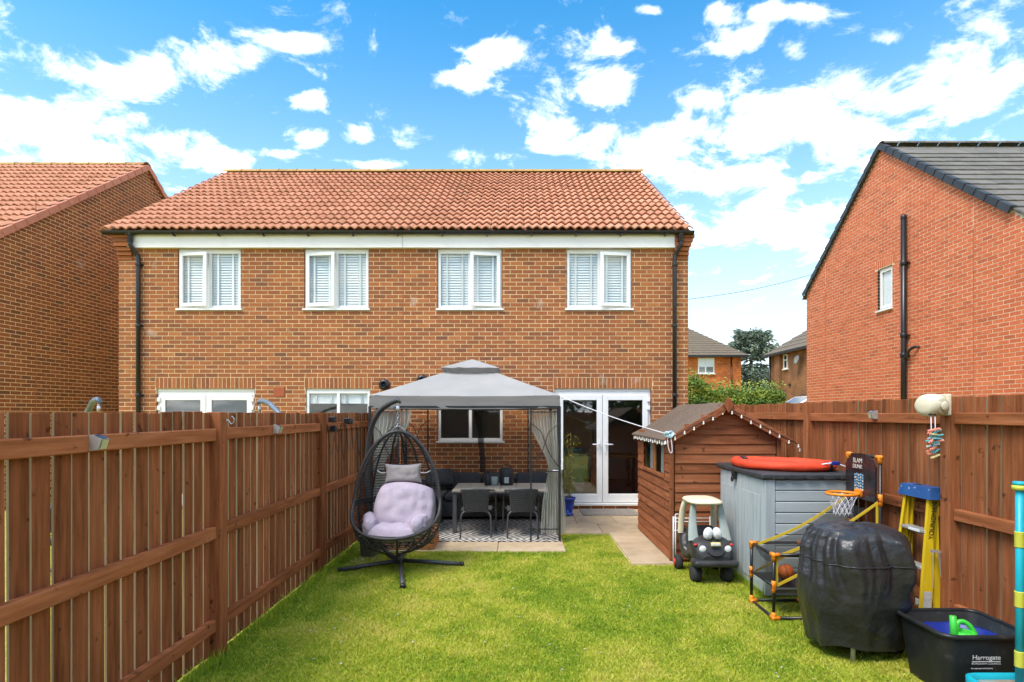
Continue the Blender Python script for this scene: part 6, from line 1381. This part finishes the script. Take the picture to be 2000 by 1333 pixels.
# white car on the raised drive
cx0, cyc = 10.95, 25.5
cr_ = thing('parked_car', 'white car with roof bars showing over the fence beside the hedge', 'car', (12.9, cyc, G1))
side_ = [(0, .35), (0, .72), (.12, .92), (1.05, 1.05), (1.75, 1.46), (2.6, 1.52), (3.5, 1.46), (4.05, 1.05), (4.2, .95), (4.22, .35)]
def carP(p, q, t): k = .86 if q > 1.2 else 1.0; return (cx0 + p, cyc + t * k, G1 + q)
MB().prism(side_, carP, -.88, .88).build('body', 'car_white', cr_)
gl_ = MB(); gl_.prism([(1.22, 1.08), (1.80, 1.425), (2.6, 1.475), (3.42, 1.425), (3.85, 1.08)], lambda p, q, t: (cx0 + p, cyc + t * (.89 - .1 * (q - 1.08) / .4), G1 + q), -1.003, 1.003); gl_.build('side_window', 'car_glass', cr_)
MB().add([(cx0 + 1.12, cyc - .72, G1 + 1.098), (cx0 + 1.12, cyc + .72, G1 + 1.098), (cx0 + 1.70, cyc + .66, G1 + 1.445), (cx0 + 1.70, cyc - .66, G1 + 1.445)], [(0, 1, 2, 3)]).build('windscreen', 'car_glass', cr_)
for s in (-1, 1):
    MB().tube([(cx0 + 1.9, cyc + s * .66, G1 + 1.50), (cx0 + 2.0, cyc + s * .66, G1 + 1.57), (cx0 + 3.3, cyc + s * .66, G1 + 1.57), (cx0 + 3.4, cyc + s * .66, G1 + 1.50)], .02, 6).build('roof_bar', 'black_plastic', cr_)
    for wx in (.85, 3.4): wv = MB().lathe([(0, -.1), (.22, -.1), (.32, -.09), (.33, 0), (.32, .09), (.22, .1), (0, .1)], (cx0 + wx, cyc + s * .84, G1 + .32), 20, Matrix.Rotation(R(90), 3, 'X')).build('wheel', 'rubber', cr_); MB().lathe([(0, 0), (.2, 0), (.18, .02), (0, .03)], (cx0 + wx, cyc + s * .945, G1 + .32), 14, Matrix.Rotation(R(90 * -s), 3, 'X')).build('rim', 'alu', wv)
    MB().ball((cx0 + .06, cyc + s * .62, G1 + .78), .08, .16, .09, 10, 6).build('headlight', 'white_pl', cr_)
cb = [((1344 - 1015) / 1111 * 30, 30, 1.75 + 223 * 30 / 1111), (17.5, 33, 1.75 + 277 * 33 / 1111)]
tag(MB().tube([Vector(cb[0]).lerp(Vector(cb[1]), i / 12) - Vector((-3 + 6 * 0, 0, .25 * math.sin(math.pi * i / 12))) * (1 if 0 else 0) + Vector((0, 0, -.2 * math.sin(math.pi * i / 12))) for i in range(-6, 13)], .012, 5).build('telephone_cable', 'black_plastic', origin=cb[0]), 'thin telephone cable across the pale sky', 'cable')

# ------------------------------------------------------------------ grass blades
def grass():
    r = np.random.default_rng(5); n = 560000
    # more blades near the camera
    y = 2.7 + (8.25 - 2.7) * r.random(n) ** 1.35; x = -2.2 + 5.5 * r.random(n)
    on = (y > 7.09) & (x > -2.03) & (x < .585); on |= (y > 8.18) & (x > .5); on |= (y > 6.51) & (x > 1.28) & (x < 1.8); on |= (y > 6.62) & (x > 1.75) & (x < 3.05); on |= (x > 2.36) & (x < 3.12) & (y > 5.42)
    on |= (x > 2.6) & (x < 3.1) & (y > 3.48) & (y < 3.9)
    x, y = x[~on], y[~on]; n = len(x)
    def nz(px, py, s, seed):       # cheap value noise
        g = np.random.default_rng(seed).random((256, 256)); u, v = px * s + 50, py * s + 50; i, j = np.floor(u).astype(int), np.floor(v).astype(int); f, h = u - i, v - j; f = f * f * (3 - 2 * f); h = h * h * (3 - 2 * h)
        G = lambda a, b: g[a % 256, b % 256]; return (G(i, j) * (1 - f) + G(i + 1, j) * f) * (1 - h) + (G(i, j + 1) * (1 - f) + G(i + 1, j + 1) * f) * h
    patch = .3 * nz(x, y, 1.1, 1) + .35 * nz(x, y, 3.3, 2) + .35 * nz(x, y, 8, 3)
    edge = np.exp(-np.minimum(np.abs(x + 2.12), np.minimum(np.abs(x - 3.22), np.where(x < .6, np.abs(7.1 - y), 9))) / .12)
    h = (.018 + .016 * r.random(n)) * (.75 + .7 * patch) * (1 + 1.3 * edge * r.random(n)); w = (.0021 + .0013 * r.random(n)) * (1 + .10 * y)
    a = r.random(n) * 6.283; lean = (.25 + .9 * r.random(n)) * h; b = r.random(n) * 6.283
    V = np.zeros((n, 5, 3), np.float32); cx, sx = np.cos(a) * w, np.sin(a) * w; lx, ly = np.cos(b) * lean, np.sin(b) * lean
    for k, (sgn, t) in enumerate(((-1, 0), (1, 0), (.75, .55), (-.75, .55), (0, 1))):
        V[:, k, 0] = x + sgn * cx + lx * t * t; V[:, k, 1] = y + sgn * sx + ly * t * t; V[:, k, 2] = h * (t - .18 * t * t)
    me = bpy.data.meshes.new('lawn_grass'); me.vertices.add(n * 5); me.vertices.foreach_set('co', V.ravel())
    base = (np.arange(n) * 5)[:, None]; loops = (base + np.array([[0, 1, 2, 3, 3, 2, 4]])).astype(np.int32).ravel()
    me.loops.add(n * 7); me.loops.foreach_set('vertex_index', loops); me.polygons.add(n * 2)
    ls = np.stack([np.arange(n) * 7, np.arange(n) * 7 + 4], 1).ravel().astype(np.int32); me.polygons.foreach_set('loop_start', ls)
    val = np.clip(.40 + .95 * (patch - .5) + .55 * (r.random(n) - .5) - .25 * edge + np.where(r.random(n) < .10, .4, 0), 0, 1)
    me.attributes.new('rnd', 'FLOAT', 'POINT').data.foreach_set('value', np.repeat(val, 5).astype(np.float32)); me.update(calc_edges=True); me.validate()
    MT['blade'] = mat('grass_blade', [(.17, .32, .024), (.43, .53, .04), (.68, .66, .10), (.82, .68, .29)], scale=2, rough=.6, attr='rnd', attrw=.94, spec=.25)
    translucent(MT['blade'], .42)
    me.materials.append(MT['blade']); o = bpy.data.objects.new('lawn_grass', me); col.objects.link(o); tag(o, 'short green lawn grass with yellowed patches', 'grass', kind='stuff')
grass()
# tall tufts at the fence feet
tf = MB(); r_ = random.Random(4)
for i in range(1500):
    side = r_.random(); x, y = (-2.13 + abs(r_.gauss(0, .03)), r_.uniform(3.2, 7.2)) if side < .62 else ((3.2 - abs(r_.gauss(0, .03)), r_.uniform(3.9, 5.2)) if side < .8 else (2.30 - abs(r_.gauss(0, .025)), r_.uniform(5.3, 6.5)))
    h = r_.uniform(.05, .15); d = Vector((r_.gauss(0, .03), r_.gauss(0, .03), 0)); w_ = Vector((r_.gauss(0, 1), r_.gauss(0, 1), 0)).normalized() * .003
    p = Vector((x, y, 0)); tf.add([p - w_, p + w_, p + d * .4 + w_ * .7 + Vector((0, 0, h * .6)), p + d * .4 - w_ * .7 + Vector((0, 0, h * .6)), p + d + Vector((0, 0, h))], [(0, 1, 2, 3), (3, 2, 4)], rnd=r_.uniform(.0, .45))
tag(tf.build('edge_grass', 'blade', attr=True), 'long green grass tufts along the fence foot', 'grass', kind='stuff')

pt_ = MB(); r_ = random.Random(9)
for i in range(60):
    x, y = r_.uniform(-1.9, 2.2), r_.uniform(3.6, 6.9); a = r_.uniform(0, 6.28); l = r_.uniform(.006, .013); z = .026 + r_.uniform(0, .006); d = Vector((math.cos(a), math.sin(a), r_.uniform(-.3, .3))) * l; w_ = Vector((-math.sin(a), math.cos(a), 0)) * l * .6
    c = Vector((x, y, z)); pt_.add([c - d, c + w_, c + d, c - w_], [(0, 1, 2, 3)])
tag(pt_.build('fallen_petals', 'sticker'), 'scattered pale petals and bits on the lawn', 'petals', kind='stuff')
